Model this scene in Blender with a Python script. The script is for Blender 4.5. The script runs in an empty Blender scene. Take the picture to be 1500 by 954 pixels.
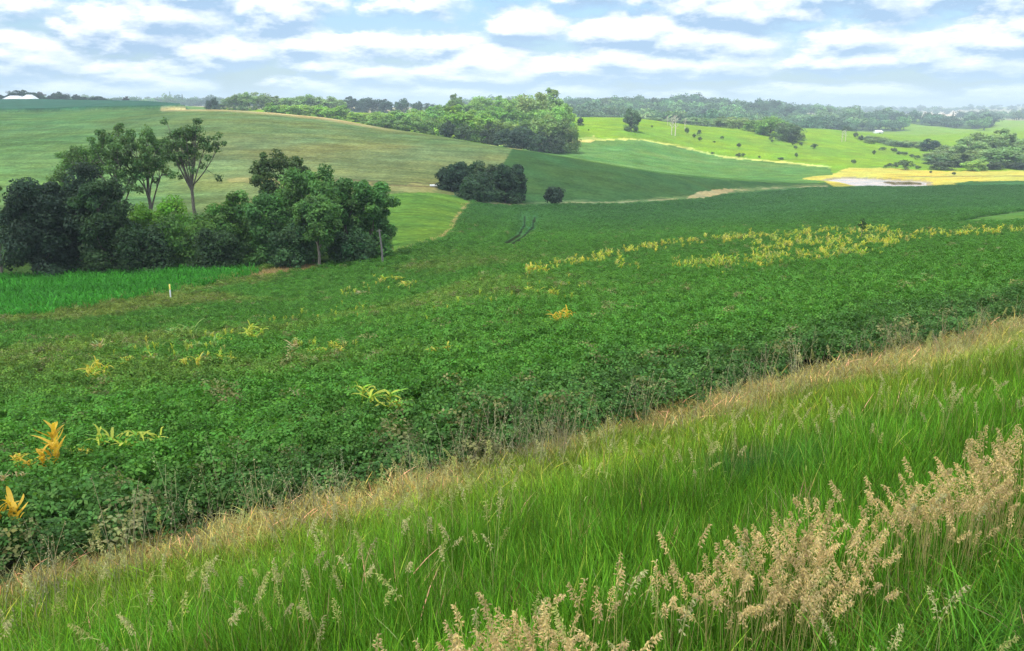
import bpy, math, random
import numpy as np
from math import radians as R, pi

rng = np.random.default_rng(7)
random.seed(7)
sc = bpy.context.scene
col = sc.collection

# ------------------------------------------------------------------ camera numbers
PW, PH, F = 1500.0, 954.0, 1299.0
PITCH = math.atan((477 - 160) / F)
CP, SP = math.cos(PITCH), math.sin(PITCH)
CAMZ = 3.0


def slope_of(px, py):
    """plan slope X/Y and rise Z/Y of the line of sight through a photo point"""
    u = (np.asarray(px, float) - 750) / F
    v = (np.asarray(py, float) - 477) / F
    d = CP - SP * v
    return u / d, (-SP - CP * v) / d


def project(X, Y, Z):
    dz = Z - CAMZ
    d = np.maximum(CP * Y - SP * dz, 1e-3)
    return 750 + F * X / d, 477 + F * (-SP * Y - CP * dz) / d


# ------------------------------------------------------------------ small numeric helpers
def smooth(a, b, x):
    t = np.clip((x - a) / (b - a), 0, 1)
    return t * t * (3 - 2 * t)


def pchip(x, y, xq):
    x = np.asarray(x, float); y = np.asarray(y, float)
    h = np.diff(x); dl = np.diff(y) / h
    m = np.zeros(len(x))
    m[0], m[-1] = dl[0], dl[-1]
    for i in range(1, len(x) - 1):
        if dl[i - 1] * dl[i] > 0:
            w1 = 2 * h[i] + h[i - 1]; w2 = h[i] + 2 * h[i - 1]
            m[i] = (w1 + w2) / (w1 / dl[i - 1] + w2 / dl[i])
    xq = np.clip(xq, x[0], x[-1])
    k = np.clip(np.searchsorted(x, xq, side='right') - 1, 0, len(x) - 2)
    t = (xq - x[k]) / h[k]
    t2, t3 = t * t, t * t * t
    return (2 * t3 - 3 * t2 + 1) * y[k] + (t3 - 2 * t2 + t) * h[k] * m[k] + (-2 * t3 + 3 * t2) * y[k + 1] + (t3 - t2) * h[k] * m[k + 1]


_perm = rng.random((256, 256))


def vnoise(x, y):
    xi = np.floor(x).astype(int); yi = np.floor(y).astype(int)
    fx = x - xi; fy = y - yi
    fx = fx * fx * (3 - 2 * fx); fy = fy * fy * (3 - 2 * fy)
    g = lambda a, b: _perm[a & 255, b & 255]
    return (g(xi, yi) * (1 - fx) + g(xi + 1, yi) * fx) * (1 - fy) + (g(xi, yi + 1) * (1 - fx) + g(xi + 1, yi + 1) * fx) * fy


def fbm(x, y, o=4):
    s = 0; a = .5; n = 0
    for k in range(o):
        s = s + a * vnoise(x * 2 ** k + 17.3 * k, y * 2 ** k + 9.1 * k); n += a; a *= .5
    return s / n


def inside(poly, x, y):
    r = np.zeros(np.shape(x), bool)
    n = len(poly)
    for i in range(n):
        x1, y1 = poly[i]; x2, y2 = poly[(i + 1) % n]
        c = ((y1 > y) != (y2 > y)) & (x < (x2 - x1) * (y - y1) / ((y2 - y1) or 1e-9) + x1)
        r ^= c
    return r


def dist_line(pts, x, y):
    d = np.full(np.shape(x), 1e9)
    for (x1, y1), (x2, y2) in zip(pts[:-1], pts[1:]):
        vx, vy = x2 - x1, y2 - y1
        t = np.clip(((x - x1) * vx + (y - y1) * vy) / (vx * vx + vy * vy), 0, 1)
        d = np.minimum(d, np.hypot(x - x1 - t * vx, y - y1 - t * vy))
    return d


# ------------------------------------------------------------------ the lie of the land
# verge: measured square to the road (q); field edge at q = 9.6
QN = (-0.575, 0.82)
QE = 9.6
CX = [-300, 0, 150, 300, 450, 600, 750, 900, 1050, 1200, 1350, 1500, 1800]
ROWS = [  # photo rows and distances of the main folds of the land, near to far
    ([470, 430, 415, 402, 392, 372, 355, 362, 350, 342, 335, 328, 315], [60, 66, 70, 74, 80, 88, 95, 88, 92, 96, 98, 100, 105]),
    ([330, 335, 330, 320, 300, 282, 298, 296, 285, 274, 272, 268, 262], [125, 130, 135, 140, 155, 180, 195, 215, 270, 325, 335, 345, 360]),
    ([166, 165, 163, 160, 170, 193, 217, 243, 262, 268, 263, 258, 252], [460, 450, 440, 420, 390, 340, 290, 285, 310, 350, 378, 385, 400]),
    ([172, 172, 172, 172, 178, 200, 228, 247, 263, 261, 253, 250, 245], [560, 560, 560, 560, 500, 430, 370, 375, 390, 400, 425, 440, 450]),
    ([152, 149, 150, 157, 163, 168, 172, 173, 187, 190, 200, 195, 190], [850, 820, 800, 760, 660, 640, 620, 620, 640, 720, 800, 850, 900]),
    ([158, 157, 157, 160, 165, 170, 175, 181, 192, 196, 197, 190, 185], [1050, 1050, 1000, 1000, 1000, 1000, 1000, 1000, 1000, 1050, 1050, 1100, 1100]),
    ([157, 156, 156, 156, 157, 158, 159, 157, 159, 170, 176, 178, 178], [1500] * 13),
    ([160, 160, 160, 160, 160, 160, 160, 161, 163, 166, 169, 171, 171], [2600] * 13),
    ([161, 161, 161, 161, 161, 161, 161, 161, 161, 161, 160, 156.5, 158], [4500] * 13),
    ([161, 161, 161, 161, 161, 161, 161, 160, 158, 157.2, 157.2, 157.5, 158], [7000] * 13),
]
Y0 = 6.0
sc_c = np.concatenate([np.linspace(-1.15, -.66, 50)[:-1], np.linspace(-.66, .66, 720), np.linspace(.66, 1.0, 36)[1:]])
NL = 1150
Lg = np.linspace(math.log(3.2), math.log(7000 + Y0), NL)
Yg = np.exp(Lg) - Y0
KN = []
for ri, (pys, Ys) in enumerate(ROWS):
    s, e = slope_of(CX, pys)
    Ys = np.array(Ys, float)
    Z = CAMZ + e * Ys
    if ri == 0:
        Z -= .6
    sp = s * Ys / (Ys + Y0)
    KN.append((pchip(sp, Ys, sc_c), pchip(sp, Z, sc_c)))
den = np.maximum(.82 - .575 * sc_c, .2)
YE = (QE + .575 * sc_c * Y0) / den
NS = len(sc_c)
HT = np.zeros((NL, NS)); TT = np.zeros((NL, NS))
for j in range(NS):
    ky = np.concatenate([[min(YE[j], KN[0][0][j] - 8)], [k[0][j] for k in KN]])
    kz = np.concatenate([[-1.85], [k[1][j] for k in KN]])
    HT[:, j] = pchip(ky, kz, Yg)
    TT[:, j] = np.interp(Yg, ky, np.arange(len(ky)))
XG = sc_c[None, :] * (Yg[:, None] + Y0)
YG = np.repeat(Yg[:, None], NS, 1)


def qof(X, Y):
    return QN[0] * X + QN[1] * Y


Q = qof(XG, YG)
bank = np.interp(Q, [-6, 1.6, 3.5, 8.2, 9.6], [0, 0, -.3, -1.65, -1.85])
bank += .08 * (fbm(XG * .5, YG * .5) - .5)
wq = smooth(8.8, 10.6, Q)
near = YG < 60
HT = np.where(near, bank * (1 - wq) + HT * wq, HT)
# gentle unevenness growing with distance
HT += (fbm(XG * .02, YG * .02, 4) - .5) * np.interp(YG, [0, 30, 150, 600, 3000], [0, .15, .7, 1.2, 6])
# pond
PWZ = CAMZ - 29.0
PX, PY, PRX, PRY = 148.0, 360.0, 17.5, 25.0


def pond_r(X, Y):
    a = np.arctan2(Y - PY, X - PX)
    k = 1 + .10 * np.sin(3 * a + 1) + .06 * np.sin(5 * a)
    return np.hypot((X - PX) / PRX, (Y - PY) / PRY) / k


rp = pond_r(XG, YG)
wp = smooth(1.9, 1.15, rp)
HT = HT * (1 - wp) + wp * (PWZ + np.clip((rp - 1) * 3.2, -2, 2.5))
# tall corn standing on the far left ridge: the crop surface is a step above the crest
PXg, PYg = project(XG, YG, HT)
cornridge = (TT > 3.02) & (TT < 4.9) & (PXg < 268 + 8 * np.sin(YG * .05))
HT = HT + np.where(cornridge, 2.2, 0)
CR_MASK = cornridge
PXg, PYg = project(XG, YG, HT)


def col_index(sp):
    return np.interp(sp, sc_c, np.arange(NS))


def lookup(T, X, Y):
    X = np.asarray(X, float); Y = np.asarray(Y, float)
    fi = np.clip((np.log(np.maximum(Y + Y0, 3.21)) - Lg[0]) / (Lg[1] - Lg[0]), 0, NL - 1.001)
    fj = np.clip(col_index(X / (Y + Y0)), 0, NS - 1.001)
    i = fi.astype(int); j = fj.astype(int); a = fi - i; b = fj - j
    return (T[i, j] * (1 - b) + T[i, j + 1] * b) * (1 - a) + (T[i + 1, j] * (1 - b) + T[i + 1, j + 1] * b) * a


def height(X, Y):
    return lookup(HT, X, Y)


def ground(px, py, ymin=2.5):
    """where the line of sight through a photo point first meets the land"""
    s, e = slope_of(px, py)
    Ys = np.exp(np.linspace(math.log(ymin + Y0), math.log(6900), 3000)) - Y0
    zt = height(s * Ys, Ys)
    zr = CAMZ + e * Ys
    k = np.argmax(zr <= zt)
    if k == 0:
        k = len(Ys) - 1 if zr[0] > zt[0] else 1
    a = zr[k - 1] - zt[k - 1]; b = zr[k] - zt[k]
    f = a / (a - b) if a != b else 0
    Y = Ys[k - 1] + f * (Ys[k] - Ys[k - 1])
    return float(s * Y), float(Y), float(height(s * Y, Y))


def stand(px, Y):
    """ground point at photo column px and distance Y"""
    s = (px - 750) / F
    for _ in range(4):
        z = float(height(s * Y, Y))
        v = (-SP * Y - CP * (z - CAMZ)) / (CP * Y - SP * (z - CAMZ))
        s = (px - 750) / F / (CP - SP * v)
    return s * Y, Y, float(height(s * Y, Y))


def up_to(px, py, Y):
    s, e = slope_of(px, py)
    return CAMZ + float(e) * Y


# ------------------------------------------------------------------ mesh building
class MB:
    def __init__(self):
        self.v = []; self.q = []; self.c = []; self.n = 0; self.m = []

    def add(self, v, q, c=None, mat=0):
        v = np.asarray(v, float).reshape(-1, 3); q = np.asarray(q, int).reshape(-1, 4)
        self.v.append(v); self.q.append(q + self.n); self.n += len(v)
        if c is None:
            c = np.ones(3)
        self.c.append(np.broadcast_to(np.asarray(c, float), (len(v), 3)))
        self.m.append(np.full(len(q), mat))

    def tube(self, pts, rad, n=6, c=None, mat=0):
        pts = np.asarray(pts, float); k = len(pts)
        rad = np.broadcast_to(np.asarray(rad, float), (k,))
        tg = np.gradient(pts, axis=0)
        tg /= np.maximum(np.linalg.norm(tg, axis=1, keepdims=True), 1e-9)
        ref = np.array([1., 0, 0]) if abs(tg[0][0]) < .8 else np.array([0, 1., 0])
        a = np.cross(tg, ref); a /= np.maximum(np.linalg.norm(a, axis=1, keepdims=True), 1e-9)
        b = np.cross(tg, a)
        th = np.arange(n) * 2 * pi / n
        V = pts[:, None] + rad[:, None, None] * (np.cos(th)[None, :, None] * a[:, None] + np.sin(th)[None, :, None] * b[:, None])
        i = np.arange(k - 1)[:, None] * n; j = np.arange(n)[None]
        j2 = (j + 1) % n
        q = np.stack([i + j, i + j2, i + n + j2, i + n + j], -1).reshape(-1, 4)
        self.add(V.reshape(-1, 3), q, c, mat)

    def ribbon(self, pts, wid, side, c=None, fold=0.0, mat=0):
        """strap leaf along pts; half widths wid; side vector; folded along the midrib"""
        pts = np.asarray(pts, float); k = len(pts)
        wid = np.asarray(wid, float)[:, None]
        side = np.asarray(side, float)
        tg = np.gradient(pts, axis=0)
        nm = np.cross(tg, np.broadcast_to(side, pts.shape)); nm /= np.maximum(np.linalg.norm(nm, axis=1, keepdims=True), 1e-9)
        if fold:
            V = np.stack([pts - side * wid + nm * wid * fold, pts, pts + side * wid + nm * wid * fold], 1).reshape(-1, 3)
            i = np.arange(k - 1) * 3
            q = np.concatenate([np.stack([i, i + 1, i + 4, i + 3], 1), np.stack([i + 1, i + 2, i + 5, i + 4], 1)])
        else:
            V = np.stack([pts - side * wid, pts + side * wid], 1).reshape(-1, 3)
            i = np.arange(k - 1) * 2
            q = np.stack([i, i + 1, i + 3, i + 2], 1)
        self.add(V, q, c, mat)

    def box(self, lo, hi, c=None, mat=0):
        x0, y0, z0 = lo; x1, y1, z1 = hi
        v = [(x0, y0, z0), (x1, y0, z0), (x1, y1, z0), (x0, y1, z0), (x0, y0, z1), (x1, y0, z1), (x1, y1, z1), (x0, y1, z1)]
        self.add(v, [(0, 3, 2, 1), (4, 5, 6, 7), (0, 1, 5, 4), (1, 2, 6, 5), (2, 3, 7, 6), (3, 0, 4, 7)], c, mat)

    def mesh(self, name, mats, shade_smooth=False):
        me = bpy.data.meshes.new(name)
        v = np.concatenate(self.v); q = np.concatenate(self.q); c = np.concatenate(self.c); m = np.concatenate(self.m)
        me.vertices.add(len(v)); me.vertices.foreach_set('co', v.astype(np.float32).ravel())
        me.loops.add(len(q) * 4); me.loops.foreach_set('vertex_index', q.astype(np.int32).ravel())
        me.polygons.add(len(q)); me.polygons.foreach_set('loop_start', np.arange(0, len(q) * 4, 4, dtype=np.int32))
        me.polygons.foreach_set('material_index', m.astype(np.int32))
        if shade_smooth:
            me.polygons.foreach_set('use_smooth', np.ones(len(q), bool))
        a = me.attributes.new('tone', 'FLOAT_COLOR', 'POINT')
        a.data.foreach_set('color', np.concatenate([c, np.ones((len(c), 1))], 1).astype(np.float32).ravel())
        for mm in (mats if isinstance(mats, (list, tuple)) else [mats]):
            me.materials.append(mm)
        me.update(calc_edges=True)
        return me

    def build(self, name, mats, parent=None, **k):
        o = bpy.data.objects.new(name, self.mesh(name, mats, **k))
        col.objects.link(o)
        if parent:
            o.parent = parent
        return o


def tag(o, label=None, cat=None, group=None, kind=None):
    if label: o['label'] = label
    if cat: o['category'] = cat
    if group: o['group'] = group
    if kind: o['kind'] = kind
    return o


def empty(name, loc, label, cat, group=None, rz=0.0, scale=1.0):
    o = bpy.data.objects.new(name, None)
    o.empty_display_size = .3
    col.objects.link(o)
    o.location = loc; o.rotation_euler = (0, 0, rz)
    o.scale = scale if hasattr(scale, '__len__') else (scale,) * 3
    return tag(o, label, cat, group)


def dup(src, loc, rz, scale, label, cat, group, tint=None):
    r = src.copy(); col.objects.link(r)
    r.location = loc; r.rotation_euler = (0, 0, rz); r.scale = scale
    for k in ('label', 'category', 'group'):
        if k in r: del r[k]
    tag(r, label, cat, group)
    for ch in src.children:
        c = ch.copy(); col.objects.link(c); c.parent = r
        if tint is not None:
            c.color = (*tint, 1)
    if tint is not None:
        r.color = (*tint, 1)
    return r


# ------------------------------------------------------------------ materials
class NT:
    def __init__(self, tree):
        self.t = tree; tree.nodes.clear()

    def n(self, typ, **k):
        nd = self.t.nodes.new(typ)
        for a, b in k.items():
            if a == 'inp':
                for key, val in b.items():
                    if hasattr(val, 'is_output'):
                        self.t.links.new(val, nd.inputs[key])
                    else:
                        nd.inputs[key].default_value = val
            else:
                setattr(nd, a, b)
        return nd

    def math(self, op, a, b=0.0, clamp=False):
        nd = self.n('ShaderNodeMath', operation=op, use_clamp=clamp)
        for i, x in enumerate((a, b)):
            if hasattr(x, 'is_output'):
                self.t.links.new(x, nd.inputs[i])
            else:
                nd.inputs[i].default_value = x
        return nd.outputs[0]

    def mix(self, f, a, b, typ='MIX'):
        nd = self.n('ShaderNodeMix', data_type='RGBA', blend_type=typ)
        for i, x in ((0, f), (6, a), (7, b)):
            if hasattr(x, 'is_output'):
                self.t.links.new(x, nd.inputs[i])
            else:
                nd.inputs[i].default_value = x if i == 0 else (*x, 1)
        return nd.outputs[2]

    def noise(self, vec, scale, detail=4, rough=.55, dist=0.0):
        return self.n('ShaderNodeTexNoise', inp={'Vector': vec, 'Scale': scale, 'Detail': detail, 'Roughness': rough, 'Distortion': dist}).outputs[0]

    def ramp(self, f, stops):
        nd = self.n('ShaderNodeMapRange', clamp=True)
        self.t.links.new(f, nd.inputs[0])
        for i, x in enumerate(stops):
            nd.inputs[i + 1].default_value = x
        return nd.outputs[0]


def new_mat(name):
    m = bpy.data.materials.new(name); m.use_nodes = True
    return m, NT(m.node_tree)


def leaf_mat(name, base=(1, 1, 1), source='OBJECT', trans=.35, rough=.55, spec=.25):
    """foliage: colour of the object (or of the scattered plant) times the tone stored on each leaf"""
    m, t = new_mat(name)
    tone = t.n('ShaderNodeAttribute', attribute_name='tone').outputs['Color']
    if source == 'OBJECT':
        c = t.mix(1.0, t.n('ShaderNodeObjectInfo').outputs['Color'], tone, 'MULTIPLY')
    elif source == 'INSTANCER':
        c = t.mix(1.0, t.n('ShaderNodeAttribute', attribute_name='tint', attribute_type='INSTANCER').outputs['Color'], tone, 'MULTIPLY')
    else:
        c = tone
    c = t.mix(1.0, c, base, 'MULTIPLY')
    p = t.n('ShaderNodeBsdfPrincipled', inp={'Base Color': c, 'Roughness': rough, 'Specular IOR Level': spec})
    if trans:
        c2 = t.mix(1.0, c, (1.15, 1.1, .6), 'MULTIPLY')
        tr = t.n('ShaderNodeBsdfTranslucent', inp={'Color': c2})
        mx = t.n('ShaderNodeMixShader', inp={0: trans, 1: p.outputs[0], 2: tr.outputs[0]})
        out = mx.outputs[0]
    else:
        out = p.outputs[0]
    t.n('ShaderNodeOutputMaterial', inp={'Surface': out})
    return m


def bark_mat(name, c1, c2):
    m, t = new_mat(name)
    g = t.n('ShaderNodeTexCoord').outputs['Object']
    mp = t.n('ShaderNodeMapping', inp={'Vector': g, 'Scale': (6, 6, 1.2)}).outputs[0]
    f = t.noise(mp, 3, 5)
    c = t.mix(t.ramp(f, (.35, .65, 0, 1)), c1, c2)
    b = t.n('ShaderNodeBump', inp={'Height': f, 'Strength': .5, 'Distance': .05})
    p = t.n('ShaderNodeBsdfPrincipled', inp={'Base Color': c, 'Roughness': .9, 'Specular IOR Level': .1, 'Normal': b.outputs[0]})
    t.n('ShaderNodeOutputMaterial', inp={'Surface': p.outputs[0]})
    return m


def paint_mat(name, c, rough=.5, var=.12, scale=2.0):
    m, t = new_mat(name)
    g = t.n('ShaderNodeTexCoord').outputs['Object']
    f = t.noise(g, scale, 6)
    k = t.ramp(f, (.3, .7, 1 - var, 1 + var))
    cc = t.n('ShaderNodeVectorMath', operation='SCALE', inp={0: c, 'Scale': k}).outputs[0]
    p = t.n('ShaderNodeBsdfPrincipled', inp={'Base Color': cc, 'Roughness': rough})
    t.n('ShaderNodeOutputMaterial', inp={'Surface': p.outputs[0]})
    return m


M_TREE = leaf_mat('tree_leaves', trans=.42, rough=.6, spec=.2)
M_CROP = leaf_mat('corn_leaves', trans=.4)
M_SCAT = leaf_mat('scattered_leaves', source='INSTANCER', trans=.35, rough=.65, spec=.10)
M_GRASS = leaf_mat('grass_blades', source='INSTANCER', trans=.32, rough=.6, spec=.07)
M_DRY = leaf_mat('dry_seed_heads', source='INSTANCER', trans=.3, rough=.9, spec=.02)
M_WOOD = leaf_mat('far_leaves', source='INSTANCER', trans=.25, rough=.8, spec=.1)
M_BARK = bark_mat('bark', (.10, .085, .065), (.19, .17, .14))
M_BARKW = bark_mat('bleached_wood', (.36, .31, .25), (.58, .53, .46))
M_POLE = bark_mat('weathered_pole', (.11, .105, .095), (.20, .19, .17))

# ------------------------------------------------------------------ ground cover colours
COV = {
    'verge': (.055, .075, .022), 'soil': (.035, .04, .018), 'bean': (.045, .115, .034), 'beanfar': (.055, .15, .048),
    'corn': (.05, .13, .03), 'grove': (.045, .085, .02), 'meadow': (.105, .20, .032),
    'hayg': (.085, .165, .05), 'hayt': (.142, .168, .062), 'tan': (.36, .29, .12), 'beanhill': (.070, .150, .032),
    'pasture': (.138, .232, .013), 'yellow': (.36, .31, .06), 'ridgecorn': (.028, .10, .055), 'forest': (.035, .06, .025),
    'fara': (.13, .22, .06), 'farb': (.28, .25, .13), 'mud': (.22, .19, .14),
}
T = TT
px, py = PXg, PYg
jit = (fbm(XG * .25 + 40, YG * .25, 3) - .5)
pj = px + jit * 14; qj = py + jit * 4
C = np.zeros((NL, NS, 3))
C[:] = COV['verge']


def paint(mask, c, w=1.0):
    w = np.where(mask, w, 0)[..., None]
    C[:] = C * (1 - w) + np.asarray(c) * w


field = (Q > QE - .2)
nearb = field & (T < 2.05)
f1 = smooth(40, 130, YG)[..., None]
C[nearb] = (np.array(COV['soil']) * (1 - f1) + np.array(COV['beanfar']) * f1)[nearb]
# valley far field (beyond the yellow corn) a little bluer, smooth
P_CORN = [(-400, 520), (0, 466), (120, 449), (250, 427), (345, 408), (385, 393), (300, 378), (0, 370), (-400, 380)]
P_GROVE = [(-500, 398), (0, 398), (150, 396), (300, 392), (390, 392), (480, 390), (545, 379), (577, 370), (572, 330), (560, 300), (400, 285), (0, 285), (-500, 290)]
P_MEADOW = [(556, 382), (600, 366), (650, 352), (666, 338), (676, 318), (692, 295), (650, 284), (640, 276), (560, 268), (400, 262), (150, 290), (-300, 300), (-300, 340), (560, 345)]
P_TAN1 = [(345, 412), (382, 400), (430, 392), (480, 391), (470, 396), (440, 401), (400, 407), (365, 413)]
midband = field & (T < 2.6) & (YG > 45)
paint(midband & inside(P_MEADOW, pj, qj), COV['meadow'])
paint(midband & inside(P_MEADOW, pj, qj) & (fbm(XG * .35, YG * .35, 4) > .52), (.075, .155, .03), .7)
paint(midband & inside(P_GROVE, px, py) & (T < 1.75), COV['grove'])
paint(field & (T < 1.6) & inside(P_CORN, px, py), COV['grove'])
paint(field & (T < 1.7) & inside(P_TAN1, px + jit * 8, py + jit * 2), COV['tan'], .85)
dtan = dist_line([(575, 374), (605, 366), (650, 351), (664, 340), (672, 320), (692, 296)], px, py * 1.0)
paint(midband & (dtan < 5 + 10 * jit) & (fbm(XG * .3, YG * .3) > .45), COV['tan'], .6)
# hay hill and the shaded bean slope right of it
hay = (T >= 2) & (T <= 3.05) & (px < 752 - (py - 215) * .6)
gmix = np.clip(smooth(120, 420, px) * .85 + (fbm(XG * .02, YG * .02, 3) - .5) * 1.1, 0, 1)[..., None]
hc = np.array(COV['hayg']) * (1 - gmix) + np.array(COV['hayt']) * gmix
streak = fbm(XG * .03 + YG * .01, YG * .22, 4)
hc = hc * (.78 + .5 * streak)[..., None]
hc = hc * (.80 + .40 * fbm(XG * .35, YG * .12, 3))[..., None] * (.9 + .2 * rng.random(XG.shape))[..., None]
C[hay] = hc[hay]
paint((T > 1.75) & (T < 2.2) & (px < 640) & (dist_line([(-100, 285), (60, 240), (260, 250), (420, 268), (640, 276)], px, py) < 5 + 12 * jit), COV['tan'], .35)
for y1 in (266, 271):
    paint((T > 1.7) & (T < 2.5) & (dist_line([(470, y1 - 4), (560, y1), (640, y1 + 3)], px, py) < .9), (.10, .085, .045), .7)
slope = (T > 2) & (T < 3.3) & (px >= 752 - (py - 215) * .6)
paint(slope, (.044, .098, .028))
# grassed waterway along the valley floor
dw = dist_line([(700, 297), (760, 300), (830, 297), (900, 297), (985, 292), (1040, 287), (1080, 279), (1140, 275), (1210, 273)], px + jit * 10, py)
paint((T > 1.6) & (T < 2.7) & (dw < 3.2 + 6 * jit), (.12, .17, .06), .8)
paint((T > 1.6) & (T < 2.7) & (dw < 1.0) & (fbm(XG * .1, YG * .1) > .5), (.30, .27, .13), .7)
P_TAN2 = [(1003, 291), (1022, 281), (1060, 277), (1080, 278), (1052, 287), (1036, 292)]
paint((T > 1.6) & (T < 2.8) & inside(P_TAN2, px + jit * 10, py + jit * 3), (.38, .30, .15), .8)
# wheel tracks in the beans
for tr in ([(783, 320), (780, 334), (766, 348), (752, 357)], [(769, 318), (768, 331), (760, 345), (741, 357)]):
    paint((T > 1) & (T < 2) & (dist_line(tr, px, py) < 1.7), (.020, .034, .014), 1)
# terrace lines at the right
paint((T > 1) & (T < 1.9) & (dist_line([(1180, 343), (1300, 335), (1380, 325), (1440, 316), (1530, 306)], px + jit * 10, py) < 2.5), (.13, .17, .07), .7)
paint((T > .9) & (T < 1.5) & inside([(1375, 331), (1440, 318), (1520, 307), (1640, 300), (1640, 320), (1500, 327)], px, py), (.10, .20, .04), .9)
# tan grass on the crest
crest = (T > 2.86) & (T < 3.12) & (px > 235 + 10 * jit) & (px < 600)
paint(crest, (.40, .31, .14), .9 * np.clip(smooth(2.83, 2.95, T) * smooth(600, 520, px), 0, 1))
# beyond the crest
beyond = T > 3.05
paint(beyond, COV['pasture'])
paint(beyond & (px < 300), COV['fara'])
paint(CR_MASK, COV['ridgecorn'])
bound = [(700, 214), (780, 211), (850, 205.5), (930, 203.5), (980, 211), (1060, 230), (1140, 237), (1215, 245), (1225, 262), (1160, 275)]
P_BH = bound + [(1150, 300), (700, 300)]
bh = (T > 3.0) & (T < 5) & inside(P_BH, px + jit * 4, py + jit * 1.0)
paint(bh, COV['beanhill'])
paint(bh & (fbm(XG * .03, YG * .15, 4) > .6), (.105, .185, .05), .5)
paint((T > 3) & (T < 5) & (dist_line(bound[:8], px, py) < 1.3 + 3 * jit), (.40, .42, .12), .8)
paint((T > 3) & (T < 5) & (dist_line([(740, 222), (780, 210), (830, 206), (870, 204)], px, py) < 4 + 6 * jit), (.42, .33, .12), .7)
paint((T > 3.3) & (T < 5.2) & (px > 800) & ~bh & (fbm(XG * .025 + 9, YG * .06, 4) > .55), (.105, .185, .022), .6)
P_YEL = [(1203, 263), (1240, 246), (1300, 246), (1380, 251), (1640, 249), (1640, 262), (1420, 266), (1330, 276), (1228, 277)]
paint((T > 2.0) & (T < 4.6) & inside(P_YEL, px + jit * 6, py + jit * 2), COV['yellow'])
paint((T > 2.3) & (T < 4.4) & (px > 1300) & (dist_line([(1300, 259), (1520, 258)], px, py) < .7), (.12, .10, .05), .6)
paint(wp > .55, COV['yellow'])
paint((rp < 1.12), COV['mud'], .8)
# far country: strips of fields and woodland
far = (T > 5.3)
pat = fbm(XG * .004, YG * .0025, 2)
paint(far, COV['fara'])
paint(far & (pat > .55), COV['farb'])
paint(far & (pat < .47), COV['forest'])
fdn = fbm(XG * .004 + 3, YG * .003, 3)
paint(far & (px > 820) & (T < 7.1), COV['pasture'], .9)
fd2 = fbm(XG * .011 + 30, YG * .009, 2)
paint(far & (px > 820) & (T < 7.1) & ((px < 1040) | (fd2 > np.interp(px, [1040, 1200], [.30, .50]))) & (fdn > np.interp(px, [850, 1100, 1250], [.37, .44, .51])), COV['forest'], .85)
paint(far & inside([(1335, 172), (1345, 163), (1410, 161), (1408, 170)], px, py), (.50, .40, .27))
paint((T > 5.0) & (T < 6.5) & inside([(1060, 183), (1110, 176), (1190, 177), (1190, 180), (1110, 180)], px, py), (.30, .38, .12))
paint((T > 4.7) & (T < 6.5) & inside([(1375, 205), (1420, 190), (1640, 180), (1640, 215), (1400, 212)], px, py), COV['pasture'])
paint((T > 3.5) & (T < 5.2) & (px > 300) & (px < 560) & (dist_line([(500, 163), (560, 158), (600, 160)], px, py) < 4), (.36, .36, .10), .7)
# verge: dry strip beside the field
drystrip = smooth(6.6, 8.6, Q + jit * 1.5) * smooth(10.2, 9.4, Q)
paint(near & (Q < 10), (.16, .14, .05), np.clip(drystrip, 0, 1) * .8)

V = np.stack([XG, YG, HT], -1).reshape(-1, 3)
i = np.arange(NL - 1)[:, None] * NS; j = np.arange(NS - 1)[None]
qd = np.stack([i + j, i + j + 1, i + NS + j + 1, i + NS + j], -1).reshape(-1, 4)
M_GROUND, t = new_mat('ground_cover')
pos = t.n('ShaderNodeNewGeometry').outputs['Position']
cov = t.n('ShaderNodeAttribute', attribute_name='tone').outputs['Color']
n1 = t.ramp(t.noise(pos, 1.1, 5, .65), (.3, .7, .62, 1.35))
n2 = t.ramp(t.noise(pos, .11, 5, .6), (.3, .7, .8, 1.2))
n3 = t.ramp(t.noise(t.n('ShaderNodeMapping', inp={'Vector': pos, 'Scale': (.35, 1.1, 1)}).outputs[0], .35, 4, .6), (.3, .7, .8, 1.22))
k = t.math('MULTIPLY', t.math('MULTIPLY', n1, n2), n3)
cc = t.n('ShaderNodeVectorMath', operation='SCALE', inp={0: cov, 'Scale': k}).outputs[0]
hue = t.ramp(t.noise(pos, .05, 3), (.35, .65, 0, 1))
cc = t.mix(1.0, cc, t.mix(hue, (1.12, .98, .85), (.9, 1.02, 1.08)), 'MULTIPLY')
bmp = t.n('ShaderNodeBump', inp={'Height': t.noise(pos, 2.2, 6, .7), 'Strength': .9, 'Distance': .35})
pr = t.n('ShaderNodeBsdfPrincipled', inp={'Base Color': cc, 'Roughness': 1.0, 'Specular IOR Level': 0.0, 'Normal': bmp.outputs[0]})
t.n('ShaderNodeOutputMaterial', inp={'Surface': pr.outputs[0]})
mb = MB(); mb.add(V, qd, C.reshape(-1, 3))
tag(mb.build('ground', M_GROUND, shade_smooth=True), kind='structure')

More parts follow.
